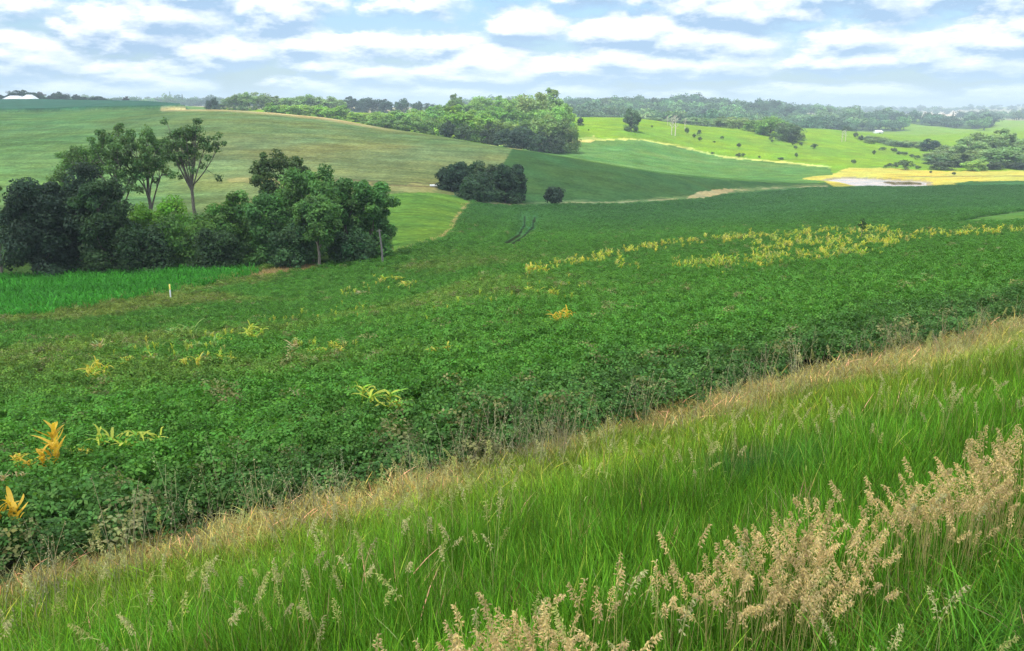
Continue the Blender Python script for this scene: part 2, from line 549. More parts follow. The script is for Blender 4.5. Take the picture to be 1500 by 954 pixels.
# pond water
M_WATER, t = new_mat('pond_water')
pos = t.n('ShaderNodeNewGeometry').outputs['Position']
bmp = t.n('ShaderNodeBump', inp={'Height': t.noise(pos, 1.2, 4), 'Strength': .12, 'Distance': .1})
mudc = t.mix(t.ramp(t.noise(pos, .12, 4), (.4, .6, 0, 1)), (.40, .30, .22), (.26, .21, .165))
pr = t.n('ShaderNodeBsdfPrincipled', inp={'Base Color': mudc, 'Roughness': .22, 'Specular IOR Level': .32, 'Normal': bmp.outputs[0]})
t.n('ShaderNodeOutputMaterial', inp={'Surface': pr.outputs[0]})
mb = MB()
th = np.linspace(0, 2 * pi, 65)[:-1]
kk = 1.12 * (1 + .10 * np.sin(3 * th + 1) + .06 * np.sin(5 * th))
rr = np.linspace(.02, 1, 12)
VV = np.stack([PX + rr[:, None] * PRX * kk * np.cos(th), PY + rr[:, None] * PRY * kk * np.sin(th), np.full((12, 64), PWZ)], -1)
a = np.arange(11)[:, None] * 64; b = np.arange(64)[None]; b2 = (b + 1) % 64
mb.add(VV.reshape(-1, 3), np.stack([a + b, a + b2, a + 64 + b2, a + 64 + b], -1).reshape(-1, 4))
tag(mb.build('water', M_WATER), kind='structure')

# ------------------------------------------------------------------ trees


def unit(v):
    return v / np.maximum(np.linalg.norm(v, axis=-1, keepdims=True), 1e-9)


def leaf_cloud(mb, r, cen, rad, tone, n, size, flat=.8):
    """n leaf sprays spread through each blob, more of them near its skin"""
    m = len(cen)
    k = r.integers(0, m, n)
    w = rad[k] / rad.mean()
    d = unit(r.normal(size=(n, 3)))
    rr = rad[k] * (.35 + .7 * r.random(n) ** .6)
    P = cen[k] + d * rr[:, None] * np.array([1, 1, flat])
    nm = unit(d * .7 + np.array([0, 0, .5]) + r.normal(size=(n, 3)) * .55)
    t1 = unit(np.cross(nm, r.normal(size=(n, 3)))); t2 = np.cross(nm, t1)
    s = size * (.55 + .9 * r.random(n))[:, None]
    V = np.stack([P - t1 * s, P - t2 * s * .62, P + t1 * s, P + t2 * s * .62], 1)
    c = tone[k] * (.72 + .56 * r.random((n, 1))) * (1 + (r.random((n, 3)) - .5) * .12)
    mb.add(V.reshape(-1, 3), np.arange(n * 4).reshape(-1, 4), np.repeat(c, 4, 0))


def make_tree(seed, H, W, base=.25, limbs=9, leaves=6000, size=.2, lobe=.17, tr=None, fork=False, top=.78, sub=4, droop=0., fill=8, lean=0., skirt=0):
    r = np.random.default_rng(seed)
    tr = tr or H * .022
    tk, cr = MB(), MB()
    zt = np.linspace(0, top * H, 9)
    bx = np.cumsum(r.normal(size=9) * H * .008); by = np.cumsum(r.normal(size=9) * H * .008)
    tp = np.stack([bx - bx[0] + lean * zt, by - by[0], zt], 1)
    rad = tr * np.linspace(1, .3, 9) ** 1.1
    rad[0] *= 1.35
    if fork:
        tp = tp[:7]; rad = tr * np.linspace(1.2, .8, 7)
    tk.tube(tp, rad, 8)
    cz = (base + 1) / 2 * H; rz = (1 - base) / 2 * H
    cen = []; lr = []
    if fork:
        sub += 2
    for k in range(limbs):
        f = (k + r.random() * .7) / limbs
        z0 = (tp[-1][2] * (.8 + .2 * r.random())) if fork else H * (base * .75 + (top - base * .75) * f * .95)
        p0 = np.array([np.interp(z0, tp[:, 2], tp[:, 0]), np.interp(z0, tp[:, 2], tp[:, 1]), z0])
        az = k * 2.4 + r.normal() * .3
        el = (-.25 + 1.35 * f + r.normal() * .15) if not fork else (.05 + 1.3 * r.random())
        rr = .62 + .3 * r.random()
        e = np.array([math.cos(az) * math.cos(el) * W / 2 * rr, math.sin(az) * math.cos(el) * W / 2 * rr, cz + math.sin(el) * rz * rr])
        if e[2] < p0[2] + .03 * H:
            e[2] = p0[2] + .03 * H - droop * H * r.random()
        tt = np.linspace(0, 1, 6)[:, None]
        mid = p0 * .5 + e * .5 + np.array([0, 0, (-.02 if fork else .04) * H]) + r.normal(size=3) * H * .015
        pts = (1 - tt) ** 2 * p0 + 2 * tt * (1 - tt) * mid + tt ** 2 * e
        r0 = float(np.interp(z0, tp[:, 2], rad)) * .55
        tk.tube(pts, r0 * np.linspace(1, .3, 6), 5)
        cen.append(e); lr.append(lobe * W * (.75 + .5 * r.random()))
        for q in range(sub):
            tq = (.5 if fork else .45) + .5 * r.random()
            s0 = (1 - tq) ** 2 * p0 + 2 * tq * (1 - tq) * mid + tq ** 2 * e
            s1 = s0 + unit(r.normal(size=3) + unit(e - p0) * .6 + np.array([0, 0, .35])) * W * (.12 + .12 * r.random())
            tk.tube([s0, (s0 + s1) / 2 + r.normal(size=3) * .02 * W, s1], r0 * np.array([.42, .3, .14]), 4)
            cen.append(s1); lr.append(lobe * W * (.5 + .45 * r.random()))
    for k in range(fill):
        d = unit(r.normal(size=3)) * (r.random() ** .4) * .7
        cen.append(np.array([d[0] * W / 2, d[1] * W / 2, cz + d[2] * rz])); lr.append(lobe * W * (.6 + .4 * r.random()))
    for k in range(skirt):
        a_ = k * 2.4 + r.normal() * .3; q_ = .25 + .2 * r.random()
        cen.append(np.array([math.cos(a_) * q_ * W, math.sin(a_) * q_ * W, H * (.02 + .38 * r.random())])); lr.append(lobe * W * (.7 + .4 * r.random()))
    cen = np.array(cen); lr = np.array(lr)
    cen[:, 2] = np.maximum(cen[:, 2], lr * .75 + .02 * H)
    tone = (.75 + .5 * r.random((len(cen), 1))) * (1 + (r.random((len(cen), 3)) - .5) * .18)
    leaf_cloud(cr, r, cen, lr, tone, leaves, size)
    return tk, cr


def plant_tree(name, tk, cr, loc, label, cat, group=None, tint=(.06, .11, .03), rz=0., bark=None, scale=1.0):
    e = empty(name, loc, label, cat, group, rz, scale)
    tk.build('trunk', bark or M_BARK, e, shade_smooth=True)
    c = cr.build('crown', M_TREE, e)
    c.color = (*tint, 1)
    return e


def px2m(Y, dz=0):
    return (CP * Y) / F


# --- the grove on the left: every tree of its own
DARK = (.046, .095, .033); DEEP = (.035, .068, .036); MIDG = (.065, .14, .034); OLIVE = (.09, .15, .05); YGRN = (.15, .33, .035)
GR = 'trees of the grove beside the bean field'
GROVE = [
    # px, Y, top py, width px, tint, kwargs, label
    (2, 80, 268, 50, (.10, .17, .05), dict(base=.2, leaves=3000, lobe=.12, size=.14, sub=5, fill=2), 'thin olive tree cut by the left edge of the picture, beside the big dark trees'),
    (62, 79, 262, 100, DEEP, dict(base=.02, leaves=12000, lobe=.2, fill=22), 'leftmost of the dense dark blue-green trees in the grove, leafy to the ground'),
    (112, 82, 248, 112, DEEP, dict(base=.02, leaves=14000, lobe=.2, fill=24), 'tallest of the dense dark blue-green trees in the left grove'),
    (160, 80, 262, 90, DARK, dict(base=.03, leaves=11000, lobe=.2, fill=20), 'dark dense tree at the right end of the dark mass, beside low bright bushes'),
    (128, 98, 205, 78, (.115, .22, .06), dict(base=.42, leaves=5200, limbs=11, lobe=.105, sub=6, size=.13, fill=3), 'airy green tree rising behind the dark mass, lowest of the tall trio'),
    (178, 96, 181, 92, (.11, .21, .06), dict(base=.42, leaves=6500, limbs=13, lobe=.10, sub=6, size=.13, fill=3), 'tall airy tree with open crown behind the dark dense trees'),
    (226, 97, 180, 88, (.115, .21, .065), dict(base=.45, leaves=6000, limbs=12, lobe=.10, sub=6, size=.13, fill=3), 'tall airy tree with pale bare stems left of the forked tree'),
    (292, 94, 176, 96, (.10, .18, .065), dict(base=.56, leaves=5200, limbs=13, fork=True, lobe=.085, top=.74, tr=.19, fill=0, size=.125), 'tall forked tree with bare visible limbs and thin flat crown'),
    (235, 86, 292, 92, YGRN, dict(base=.02, leaves=6500, lobe=.2, fill=16), 'bright green bush right of the dark trees, lit on top'),
    (285, 83, 320, 90, (.095, .21, .04), dict(base=.02, leaves=6500, lobe=.2, fill=16), 'low round green bush under the tall forked tree'),
    (345, 86, 286, 84, (.095, .21, .04), dict(base=.04, leaves=6500, lobe=.19, fill=14), 'leafy bush with upright shoots between forked tree and right grove'),
    (318, 80, 338, 70, DARK, dict(base=.02, leaves=5200, lobe=.22, fill=16), 'small dark bush at the grove foot above the bright crop'),
    (212, 79, 335, 74, DARK, dict(base=.02, leaves=5200, lobe=.22, fill=16), 'small dark bush in front, close beside the dense dark trees'),
    (418, 97, 216, 92, OLIVE, dict(base=.3, leaves=7500, limbs=13, lobe=.11, sub=6, size=.14, fill=4), 'olive tree with pale limbs showing, highest of the right grove'),
    (392, 85, 278, 76, (0.084, 0.203, 0.049), dict(base=.03, leaves=7500, lobe=.19, fill=16), 'dark leafy tree at the left side of the right grove'),
    (458, 88, 242, 104, (0.108, 0.243, 0.057), dict(base=.1, leaves=9500, lobe=.17, fill=16), 'broad mid green tree in the middle of the right grove'),
    (468, 82.5, 282, 70, (0.101, 0.223, 0.051), dict(base=.32, leaves=6000, lobe=.18, tr=.16, fill=10), 'front tree with a pale bare lower trunk at the field edge'),
    (508, 88, 262, 74, (0.084, 0.203, 0.049), dict(base=.06, leaves=7500, lobe=.18, fill=12), 'dark tree between the broad tree and the narrow end tree'),
    (546, 88, 249, 64, (0.095, 0.230, 0.054), dict(base=.05, leaves=8500, lobe=.18, fill=14), 'narrow upright tree at the right end of the grove, behind the grey pole'),
    (518, 85, 338, 62, (0.068, 0.149, 0.054), dict(base=.02, leaves=4500, lobe=.22, fill=12), 'low dark bush left of the grey pole at the field edge'),
    (425, 83, 335, 66, (0.068, 0.149, 0.054), dict(base=.02, leaves=4500, lobe=.22, fill=12), 'low dark bush left of the tree with the pale trunk'),
]
for gi, (gpx, gY, gtop, gw, tint, kw, lab) in enumerate(GROVE):
    loc = stand(gpx, gY)
    H = up_to(gpx, gtop, gY) - loc[2]
    W = gw * px2m(gY) * 1.02
    kw = dict(kw); kw.setdefault('size', .135); kw['leaves'] = int(kw['leaves'] * (1.5 if kw['size'] > .132 else 1.1))
    if kw['base'] < .12:
        kw['skirt'] = 16; kw['leaves'] = int(kw['leaves'] * 1.35)
    tk, cr = make_tree(100 + gi, H, W, **kw)
    isbush = 'bush' in lab
    plant_tree('bush' if isbush else 'broadleaf_tree', tk, cr, (loc[0], loc[1], loc[2] - .05), lab, 'bush' if isbush else 'tree', GR, tint)

# --- the clump in the valley
CL = 'trees of the round clump in the valley'
for gi, (gpx, gb, gtop, gw, tint, lab) in enumerate([
    (662, 196, 243, 46, (.040, .082, .04), 'dark tree at the left end of the valley clump, beside the white pipe'),
    (684, 198, 238, 48, (.052, .105, .045), 'second tree of the valley clump with a dark rounded top'),
    (712, 196, 240, 54, (.075, .13, .055), 'broad greyish green tree in the middle of the valley clump'),
    (740, 195, 242, 46, (.052, .105, .045), 'fourth tree of the valley clump, darker than its left neighbour'),
    (753, 199, 240, 34, (.040, .082, .04), 'narrow tree at the right end of the valley clump'),
    (700, 186, 262, 60, (.052, .105, .045), 'low bushy tree at the front of the valley clump')]):
    loc = stand(gpx, gb)
    H = up_to(gpx, gtop, gb) - loc[2]; W = gw * px2m(gb)
    tk, cr = make_tree(200 + gi, H, W, base=.03, leaves=8500, size=.28, lobe=.19, fill=18, skirt=14)
    plant_tree('broadleaf_tree', tk, cr, (loc[0], loc[1], loc[2] - .1), lab, 'tree', CL, tint)
loc = stand(811, 200); tk, cr = make_tree(230, 3.4, 4.4, base=.02, leaves=2600, size=.25, lobe=.22, fill=14)
plant_tree('bush', tk, cr, loc, 'lone dark square bush in the valley right of the round clump', 'bush', None, DEEP)

# --- prototypes for the hill woods (shared meshes, copied)
PROTO = []
for k in range(7):
    tk, cr = make_tree(300 + k, 10.0, [9.5, 8.5, 10.5, 8, 9, 11, 7.5][k], base=[.06, .1, .04, .08, .03, .1, .05][k], leaves=5200, size=.30, lobe=[.17, .16, .18, .17, .19, .16, .18][k], fill=16, skirt=12)
    PROTO.append((tk.mesh('hill_trunk', M_BARK, True), cr.mesh('hill_crown', M_TREE)))
SHR = []
for k in range(3):
    tk, cr = make_tree(330 + k, 2.0, [2.2, 1.7, 2.6][k], base=.04, limbs=6, leaves=420, size=.17, lobe=.22, fill=8, top=.7)
    SHR.append((tk.mesh('shrub_stem', M_BARK, True), cr.mesh('shrub_crown', M_TREE)))


def put_tree(pset, k, loc, H, W, tint, label, group, name='broadleaf_tree', cat='tree', wref=9.2, href=10.0, rz=None):
    tm, cm = pset[k % len(pset)]
    e = empty(name, loc, label, cat, group, rz if rz is not None else random.uniform(0, 6.28), (W / wref, W / wref * random.uniform(.9, 1.1), H / href))
    for nm, me in (('trunk', tm), ('crown', cm)):
        o = bpy.data.objects.new(nm, me); col.objects.link(o); o.parent = e
        if nm == 'crown':
            j = random.uniform(.82, 1.18)
            o.color = (tint[0] * j * random.uniform(.9, 1.1), tint[1] * j, tint[2] * j * random.uniform(.85, 1.15), 1)
    return e


LIT = (.235, .39, .065); LITG = (.18, .33, .07); GREYG = (.22, .33, .12); BLUED = (.05, .10, .055)
HW = 'trees of the sunlit wood behind the brown hill'
tnum = 0


def wood_row(rows, Y, tint, label, group, wpx=None):
    global tnum
    for it in rows:
        gpx, gtop, w = it[:3]
        tn = it[3] if len(it) > 3 else tint
        lab = it[4] if len(it) > 4 else label
        yy = Y * random.uniform(.97, 1.03)
        loc = stand(gpx, yy)
        H = max(up_to(gpx, gtop, yy) - loc[2], 3.5)
        put_tree(PROTO, tnum, (loc[0], loc[1], loc[2] - .2), H, w * px2m(yy) * 1.38, tn, lab, group)
        tnum += 1


wood_row([(345, 139, 22), (362, 136, 24), (384, 136, 24), (405, 142, 24), (425, 142, 22), (447, 139, 24), (470, 143, 22), (490, 143, 22), (322, 150, 16), (311, 144, 13, BLUED, 'small round dark tree standing alone at the left end of the skyline wood')], 690, GREYG,
         'rounded grey-green tree on the skyline above the tan crest, left wood', HW)
wood_row([(512, 143, 22), (528, 143, 20), (545, 144, 22), (566, 146, 20), (590, 146, 18), (612, 149, 16), (634, 152, 18)], 900, BLUED,
         'dark bluish tree on the skyline left of the bright wood, in haze', 'dark skyline trees left of the bright wood')
wood_row([(400, 152, 26), (424, 152, 28), (448, 154, 28), (472, 154, 28), (495, 156, 28), (520, 164, 22), (545, 165, 28)], 545, LIT,
         'bright yellow-green tree along the back of the tan crest, left wood', HW)
wood_row([(668, 140, 22, GREYG, 'grey-green skyline tree standing above the bright round tree'), (690, 150, 22), (706, 142, 24), (735, 141, 26), (758, 142, 28), (650, 152, 22)], 600, LITG,
         'mid green tree on the skyline in the middle of the bright wood', HW)
wood_row([(778, 138, 36, GREYG, 'pale grey-green tall tree left of the highest tree on the hill'), (802, 134, 42, GREYG, 'highest tree of the hill wood, pale grey-green with ragged top'), (826, 149, 26, LITG, 'right end tree of the hill wood beside the bright pasture')], 520, GREYG, 'x', HW)
wood_row([(560, 164, 28), (585, 162, 30), (612, 162, 30), (640, 158, 30), (724, 156, 32), (750, 155, 30), (780, 158, 36), (808, 158, 36)], 490, LITG,
         'mid green tree in the second rank of the hill wood', HW)
wood_row([(540, 176, 30), (566, 174, 32), (594, 173, 32), (622, 172, 34), (645, 176, 28), (710, 172, 34), (735, 176, 30), (775, 172, 34), (798, 170, 36), (818, 172, 30), (834, 178, 20)], 432, (.16, .27, .07),
         'sunlit tree in the front rank of the hill wood', HW)
wood_row([(672, 158, 56, LIT, 'big bright yellow-green round tree in the front of the hill wood'), (700, 163, 40, LIT, 'bright yellow-green tree right beside the biggest bright tree')], 425, LIT, 'x', HW)
wood_row([(757, 187, 38, DEEP, 'single dark round tree at the hill shoulder in front of the wood')], 372, DEEP, 'x', None)
for k, g in enumerate([680, 655, 720, 790, 812, 775]):
    loc = stand(g, 398 + 4 * k)
    put_tree(PROTO, k, loc, 8.5 + random.random() * 2, 9.5, (.06, .10, .04), 'dark low tree at the foot of the hill wood, half hidden by the brown hill', HW)

# trees on and along the pasture
def tree_px(gpx, gbase, gtop, w, tint, label, group=None, pset=PROTO, k=0, name='broadleaf_tree', cat='tree', wref=9.2, href=10.):
    loc = ground(gpx, gbase)
    H = up_to(gpx, gtop, loc[1]) - loc[2]
    return put_tree(pset, k, (loc[0], loc[1], loc[2] - .05), max(H, .8), w * px2m(loc[1]) * 1.08, tint, label, group, name, cat, wref, href)


tree_px(925, 193, 160, 26, (.10, .17, .07), 'lone upright tree standing on the bright pasture hilltop', k=1)
tree_px(850, 184, 173, 12, DEEP, 'small lone dark tree on the pasture near the hill wood', k=3)
PT = 'trees along the back of the pasture'
wood_row([(958, 172, 26), (978, 174, 22), (1012, 172, 26), (1032, 173, 28), (1055, 174, 28), (1078, 174, 28), (1100, 178, 24)], 760, GREYG,
         'grey-green tree lined along the back of the pasture behind the dead trees', PT)
for k, (a, b, tp, w) in enumerate([(1128, 199, 173, 38), (1146, 202, 178, 32), (1106, 193, 177, 30), (1116, 196, 180, 26)]):
    tree_px(a, b, tp, w, LITG, 'rounded tree in the knot of trees on the pasture crest', PT, k=k)
for k, (a, b, tp, w) in enumerate([(1082, 189, 172, 32), (1058, 187, 172, 30), (1033, 184.5, 171, 28), (1010, 182, 171, 26)]):
    tree_px(a, b, tp, w, GREYG, 'grey-green tree at the pasture edge between the dead trees and the knot of trees', PT, k=k + 2)
tree_px(1156, 207, 181, 34, (.10, .17, .07), 'round dark green tree standing forward of the pasture crest trees', k=2)
tree_px(1160, 209, 198, 14, DEEP, 'small dark bush under the round pasture tree', k=4)
SB = 'shrubs dotted over the bright pasture'
for k, (a, b, w, h) in enumerate([(1006, 197, 8, 11), (1017, 202, 8, 7), (1024, 199, 6, 10), (1025, 207, 8, 7), (955, 187, 4, 4), (840, 190, 4, 4), (862, 192, 3, 3), (1046, 209, 6, 3), (1058, 204, 6, 5),
                               (1082, 217, 8, 8), (1081, 231, 10, 8), (1088, 230, 7, 6), (1112, 232, 5, 4), (1044, 226, 7, 4), (1129, 205, 6, 5), (1131, 209, 5, 5), (1145, 205, 6, 4), (1162, 213, 5, 6),
                               (1165, 219, 6, 6), (1173, 214, 7, 7), (1192, 218, 10, 8), (1166, 232, 5, 9), (1143, 234, 12, 4), (1213, 188, 8, 5), (1250, 241, 8, 8), (1280, 227, 7, 8), (1293, 221, 10, 6),
                               (1309, 224, 10, 8), (1318, 227, 12, 6), (1303, 246, 8, 8), (1312, 247, 10, 10), (1345, 248, 12, 6), (1297, 247, 6, 6), (1253, 203, 8, 10), (1260, 207, 10, 10), (1240, 193, 12, 9), (1325, 228, 9, 6), (1335, 231, 10, 6), (1344, 234, 9, 7)]):
    tree_px(a, b, b - h * .9, w * .85, (.08, .13, .045), 'small dark shrub dotted on the sunlit pasture slope', SB, SHR, k, 'shrub', 'shrub', 2.1, 2.0)
tree_px(1326, 249, 235, 24, (.075, .12, .045), 'leafy bush on the yellow bank behind the pond', None, SHR, 2, 'shrub', 'shrub', 2.5, 2.0)
tree_px(1363, 254, 250, 5, DEEP, 'tiny dark bush alone on the yellow strip right of the pond', None, SHR, 1, 'shrub', 'shrub', 2.1, 2.0)
tree_px(1397, 257, 252, 6, DEEP, 'tiny dark bush at the foot of the yellow strip, below the pale round tree', None, SHR, 0, 'shrub', 'shrub', 2.1, 2.0)

# thicket right of the pond
TH = 'trees of the thicket right of the pond'
wood_row([(1372, 222, 34), (1396, 214, 36), (1418, 204, 40), (1440, 196, 42), (1462, 192, 44), (1486, 197, 42), (1512, 204, 44), (1545, 200, 50), (1580, 205, 50)], 520, GREYG,
         'tall grey-green tree in the back of the thicket right of the pond', TH)
wood_row([(1370, 228, 30), (1390, 224, 34), (1414, 222, 36), (1445, 218, 38), (1470, 216, 40), (1494, 222, 40), (1524, 222, 44), (1560, 222, 44)], 478, (.18, .28, .10),
         'mid green tree in the front of the thicket right of the pond', TH)
wood_row([(1380, 236, 24), (1402, 237, 24), (1452, 236, 28), (1476, 236, 28), (1500, 238, 30)], 452, (.08, .12, .06), 'low dark tree at the foot of the thicket above the yellow strip', TH)
wood_row([(1428, 234, 26, (.30, .45, .09), 'pale bright green round tree at the front of the thicket')], 446, LIT, 'x', TH)
wood_row([(1362, 204, 24, BLUED, 'dark round tree rising behind the left end of the thicket')], 580, BLUED, 'x', None)
GU = 'trees of the gully behind the pasture'
wood_row([(1268, 203, 16), (1282, 202, 20), (1296, 206, 18), (1312, 206, 22), (1330, 206, 24), (1346, 208, 22), (1274, 207, 14), (1290, 212, 16), (1305, 214, 18), (1322, 216, 20), (1340, 220, 22), (1352, 226, 22)], 640, GREYG,
         'grey-green tree in the gully between the pasture and the thicket', GU)

# dead bleached trees
def dead_tree(seed, loc, H, label, group):
    r = np.random.default_rng(seed); mb = MB(); br = MB()
    z = np.linspace(0, H, 7)
    tp = np.stack([np.cumsum(r.normal(size=7)) * H * .012, np.cumsum(r.normal(size=7)) * H * .012, z], 1); tp[:, :2] -= tp[0, :2]
    mb.tube(tp, H * .028 * np.linspace(1, .2, 7), 6)
    for k in range(9):
        f = .4 + .06 * k; p = np.array([np.interp(f * H, z, tp[:, 0]), np.interp(f * H, z, tp[:, 1]), f * H])
        a = k * 2.4; d = np.array([math.cos(a), math.sin(a), .9]) * H * (.12 + .12 * r.random())
        br.tube([p, p + d * .5 + np.array([0, 0, -.01 * H]), p + d], H * .016 * np.array([1, .7, .3]), 4)
        for q in range(2):
            s = p + d * (.4 + .4 * r.random()); br.tube([s, s + unit(r.normal(size=3) + [0, 0, .6]) * H * .08], H * .010 * np.array([1, .4]), 4)
    e = empty('dead_tree', loc, label, 'dead tree', group)
    mb.build('trunk', M_BARKW, e); br.build('branch_crown', M_BARKW, e)


for k, (a, b, h, lab) in enumerate([(984, 198, 26, 'bleached dead tree with forked twigs, left one of the close pair on the pasture'), (989, 199, 30, 'tallest bleached dead tree on the pasture, in the close pair'),
                                    (978, 184, 14, 'short bleached dead tree behind the pair on the pasture'), (1003, 190, 17, 'thin bleached dead tree right of the close pair'),
                                    (1233, 208, 16, 'pale dead trunk on the far right of the pasture, left of two'), (1238, 207, 17, 'pale dead trunk on the far right of the pasture, right of two')]):
    loc = ground(a, b); dead_tree(400 + k, loc, h * px2m(loc[1]), lab, 'bleached dead trees on the pasture')

# left skyline: trees by the farm
FT = 'trees on the far left ridge around the farm'
wood_row([(3, 139, 10), (14, 138, 9, BLUED), (26, 133, 18), (38, 133, 18), (46, 134, 14), (56, 135, 12, (.10, .09, .06), 'reddish brown thin tree right of the white farm buildings'),
          (62, 139, 8), (75, 140, 10), (85, 135, 16), (94, 137, 14), (112, 139, 14), (122, 141, 10), (142, 141, 14), (152, 144, 14), (161, 146, 10), (-18, 137, 14), (-40, 136, 16),
          (185, 142, 9, (.07, .08, .05), 'small lone tree on the ridge right of the farm')], 850, BLUED,
         'dark hazy tree on the far ridge around the white farm', FT)

# far woods: massed, one object
def low_tree(seed):
    r = np.random.default_rng(seed); mb = MB()
    n = 9
    cen = unit(r.normal(size=(n, 3))) * np.array([.33, .33, .28]) * r.random((n, 1)) ** .4 + np.array([0, 0, .56])
    leaf_cloud(mb, r, cen, .17 + .10 * r.random(n), .75 + .5 * r.random((n, 1)) * np.ones((1, 3)), 620, .05)
    mb.tube([(0, 0, 0), (0, 0, .5)], [.03, .02], 5, (.6, .5, .4))
    return mb.mesh('far_tree', M_WOOD)


def conifer(seed):
    r = np.random.default_rng(seed); mb = MB(); n = 300
    f = r.random(n) ** .7; a = r.random(n) * 6.28; z = 1 - f * .92; rr = .2 * f * (.4 + .6 * r.random(n))
    P = np.stack([np.cos(a) * rr, np.sin(a) * rr, z], 1); s = .05
    t1 = unit(np.stack([np.cos(a), np.sin(a), -.5 + 0 * a], 1)); t2 = unit(np.cross(t1, [0, 0, 1.]))
    V = np.stack([P - t1 * s, P - t2 * s * .6, P + t1 * s, P + t2 * s * .6], 1)
    mb.add(V.reshape(-1, 3), np.arange(n * 4).reshape(-1, 4), np.repeat(.8 + .4 * r.random((n, 1)) * np.ones((1, 3)), 4, 0))
    mb.tube([(0, 0, 0), (0, 0, .9)], [.02, .005], 5, (.5, .4, .3))
    return mb.mesh('far_conifer', M_WOOD)


def scatter(name, pts, rot, scl, idx, tint, meshes, label=None):
    cc_ = bpy.data.collections.new(name + '_kinds')
    for k, me in enumerate(meshes):
        cc_.objects.link(bpy.data.objects.new('%s_kind_%02d' % (name, k), me))
    n = len(pts)
    me = bpy.data.meshes.new(name)
    me.vertices.add(n); me.vertices.foreach_set('co', np.asarray(pts, np.float32).ravel())
    for nm, typ, dat, key in (('rot', 'FLOAT_VECTOR', rot, 'vector'), ('scl', 'FLOAT_VECTOR', scl, 'vector'), ('idx', 'INT', idx, 'value'),
                              ('tint', 'FLOAT_COLOR', np.concatenate([tint, np.ones((n, 1))], 1), 'color')):
        a = me.attributes.new(nm, typ, 'POINT')
        a.data.foreach_set(key, np.asarray(dat, np.int32 if typ == 'INT' else np.float32).ravel())
    o = bpy.data.objects.new(name, me); col.objects.link(o)
    ng = bpy.data.node_groups.new(name + '_scatter', 'GeometryNodeTree')
    ng.interface.new_socket('Geometry', in_out='INPUT', socket_type='NodeSocketGeometry')
    ng.interface.new_socket('Geometry', in_out='OUTPUT', socket_type='NodeSocketGeometry')
    N = ng.nodes; Lk = ng.links
    gi = N.new('NodeGroupInput'); go = N.new('NodeGroupOutput')
    ci = N.new('GeometryNodeCollectionInfo'); ci.inputs['Collection'].default_value = cc_
    ci.inputs['Separate Children'].default_value = True; ci.inputs['Reset Children'].default_value = True
    ip = N.new('GeometryNodeInstanceOnPoints'); ip.inputs['Pick Instance'].default_value = True

    def na(nm, typ):
        x = N.new('GeometryNodeInputNamedAttribute'); x.data_type = typ; x.inputs['Name'].default_value = nm
        return x.outputs['Attribute']
    Lk.new(gi.outputs[0], ip.inputs['Points']); Lk.new(ci.outputs[0], ip.inputs['Instance'])
    Lk.new(na('idx', 'INT'), ip.inputs['Instance Index']); Lk.new(na('scl', 'FLOAT_VECTOR'), ip.inputs['Scale'])
    er = N.new('FunctionNodeEulerToRotation'); Lk.new(na('rot', 'FLOAT_VECTOR'), er.inputs[0]); Lk.new(er.outputs[0], ip.inputs['Rotation'])
    Lk.new(ip.outputs[0], go.inputs[0])
    md = o.modifiers.new('scatter', 'NODES'); md.node_group = ng
    tag(o, label, None, None, 'stuff')
    return o


FARM = [low_tree(500 + k) for k in range(4)] + [conifer(510)]
pts = []; tin = []; hh = []; ww = []; ids = []
pxr = rng.uniform(-150, 1650, 60000); Yr = np.exp(rng.uniform(math.log(880), math.log(4300), 60000))
sX = (pxr - 750) / F / .995
X = sX * Yr
dens = fbm(X * .004 + 3, Yr * .003, 3)
dens2 = fbm(X * .011 + 30, Yr * .009, 2)
tt_ = lookup(TT, X, Yr)
left = pxr < 830
keep = np.where(left, (dens > .56) & (Yr > 1250), np.where(Yr < 1750, dens > np.interp(pxr, [850, 1100, 1250], [.36, .43, .50]), dens > .54))
gap = (pxr > 1180) & (pxr < 1420) & (Yr > 1750) & (Yr < 2700) & (dens < .62)
keep &= ~gap
keep &= ~((pxr > 1040) & (Yr < 1900) & (dens2 < np.interp(pxr, [1040, 1200], [.30, .50])))
keep &= ~((pxr > 1370) & (Yr < 1080))
keep &= rng.random(60000) < np.where(Yr < 1750, .20, .15)
keep &= (pxr > 800) | (Yr > 1100)
X = X[keep]; Yr = Yr[keep]; pxr = pxr[keep]
Z = height(X, Yr)
n = len(X)
hgt = rng.uniform(10, 20, n) * np.where(Yr > 2000, 1.1, 1)
wid = hgt * rng.uniform(1.0, 1.7, n)
hgt *= .45 + 1.2 * fbm(X * .010, Yr * .010, 3)
idw = rng.integers(0, 4, n); con = rng.random(n) < .006; idw[con] = 4
wid[con] *= .8; hgt[con] *= 1.3
tw = np.array([.062, .125, .06]) * rng.uniform(.55, 1.5, (n, 1)) * (1 + (rng.random((n, 3)) - .5) * .3)
lp = smooth(.45, .65, fbm(X * .015 + 60, Yr * .012, 2))[:, None]
tw = tw * (1 - lp) + lp * tw * np.array([1.9, 1.7, 1.3])
scatter('woods', np.stack([X, Yr, Z - .3], 1), np.stack([0 * X, 0 * X, rng.random(n) * 6.28], 1), np.stack([wid, wid, hgt], 1), idw, tw, FARM,
        'hazy woodland covering the distant ridges below the sky')

# ------------------------------------------------------------------ buildings and small built things
M_WHITE = paint_mat('white_painted_metal', (.78, .78, .76), .45)
M_WWALL = paint_mat('white_wall_boards', (.66, .66, .63), .6)
M_GREYR = paint_mat('grey_roof_metal', (.36, .35, .36), .5)
M_DARKP = paint_mat('dark_opening', (.03, .03, .035), .6)


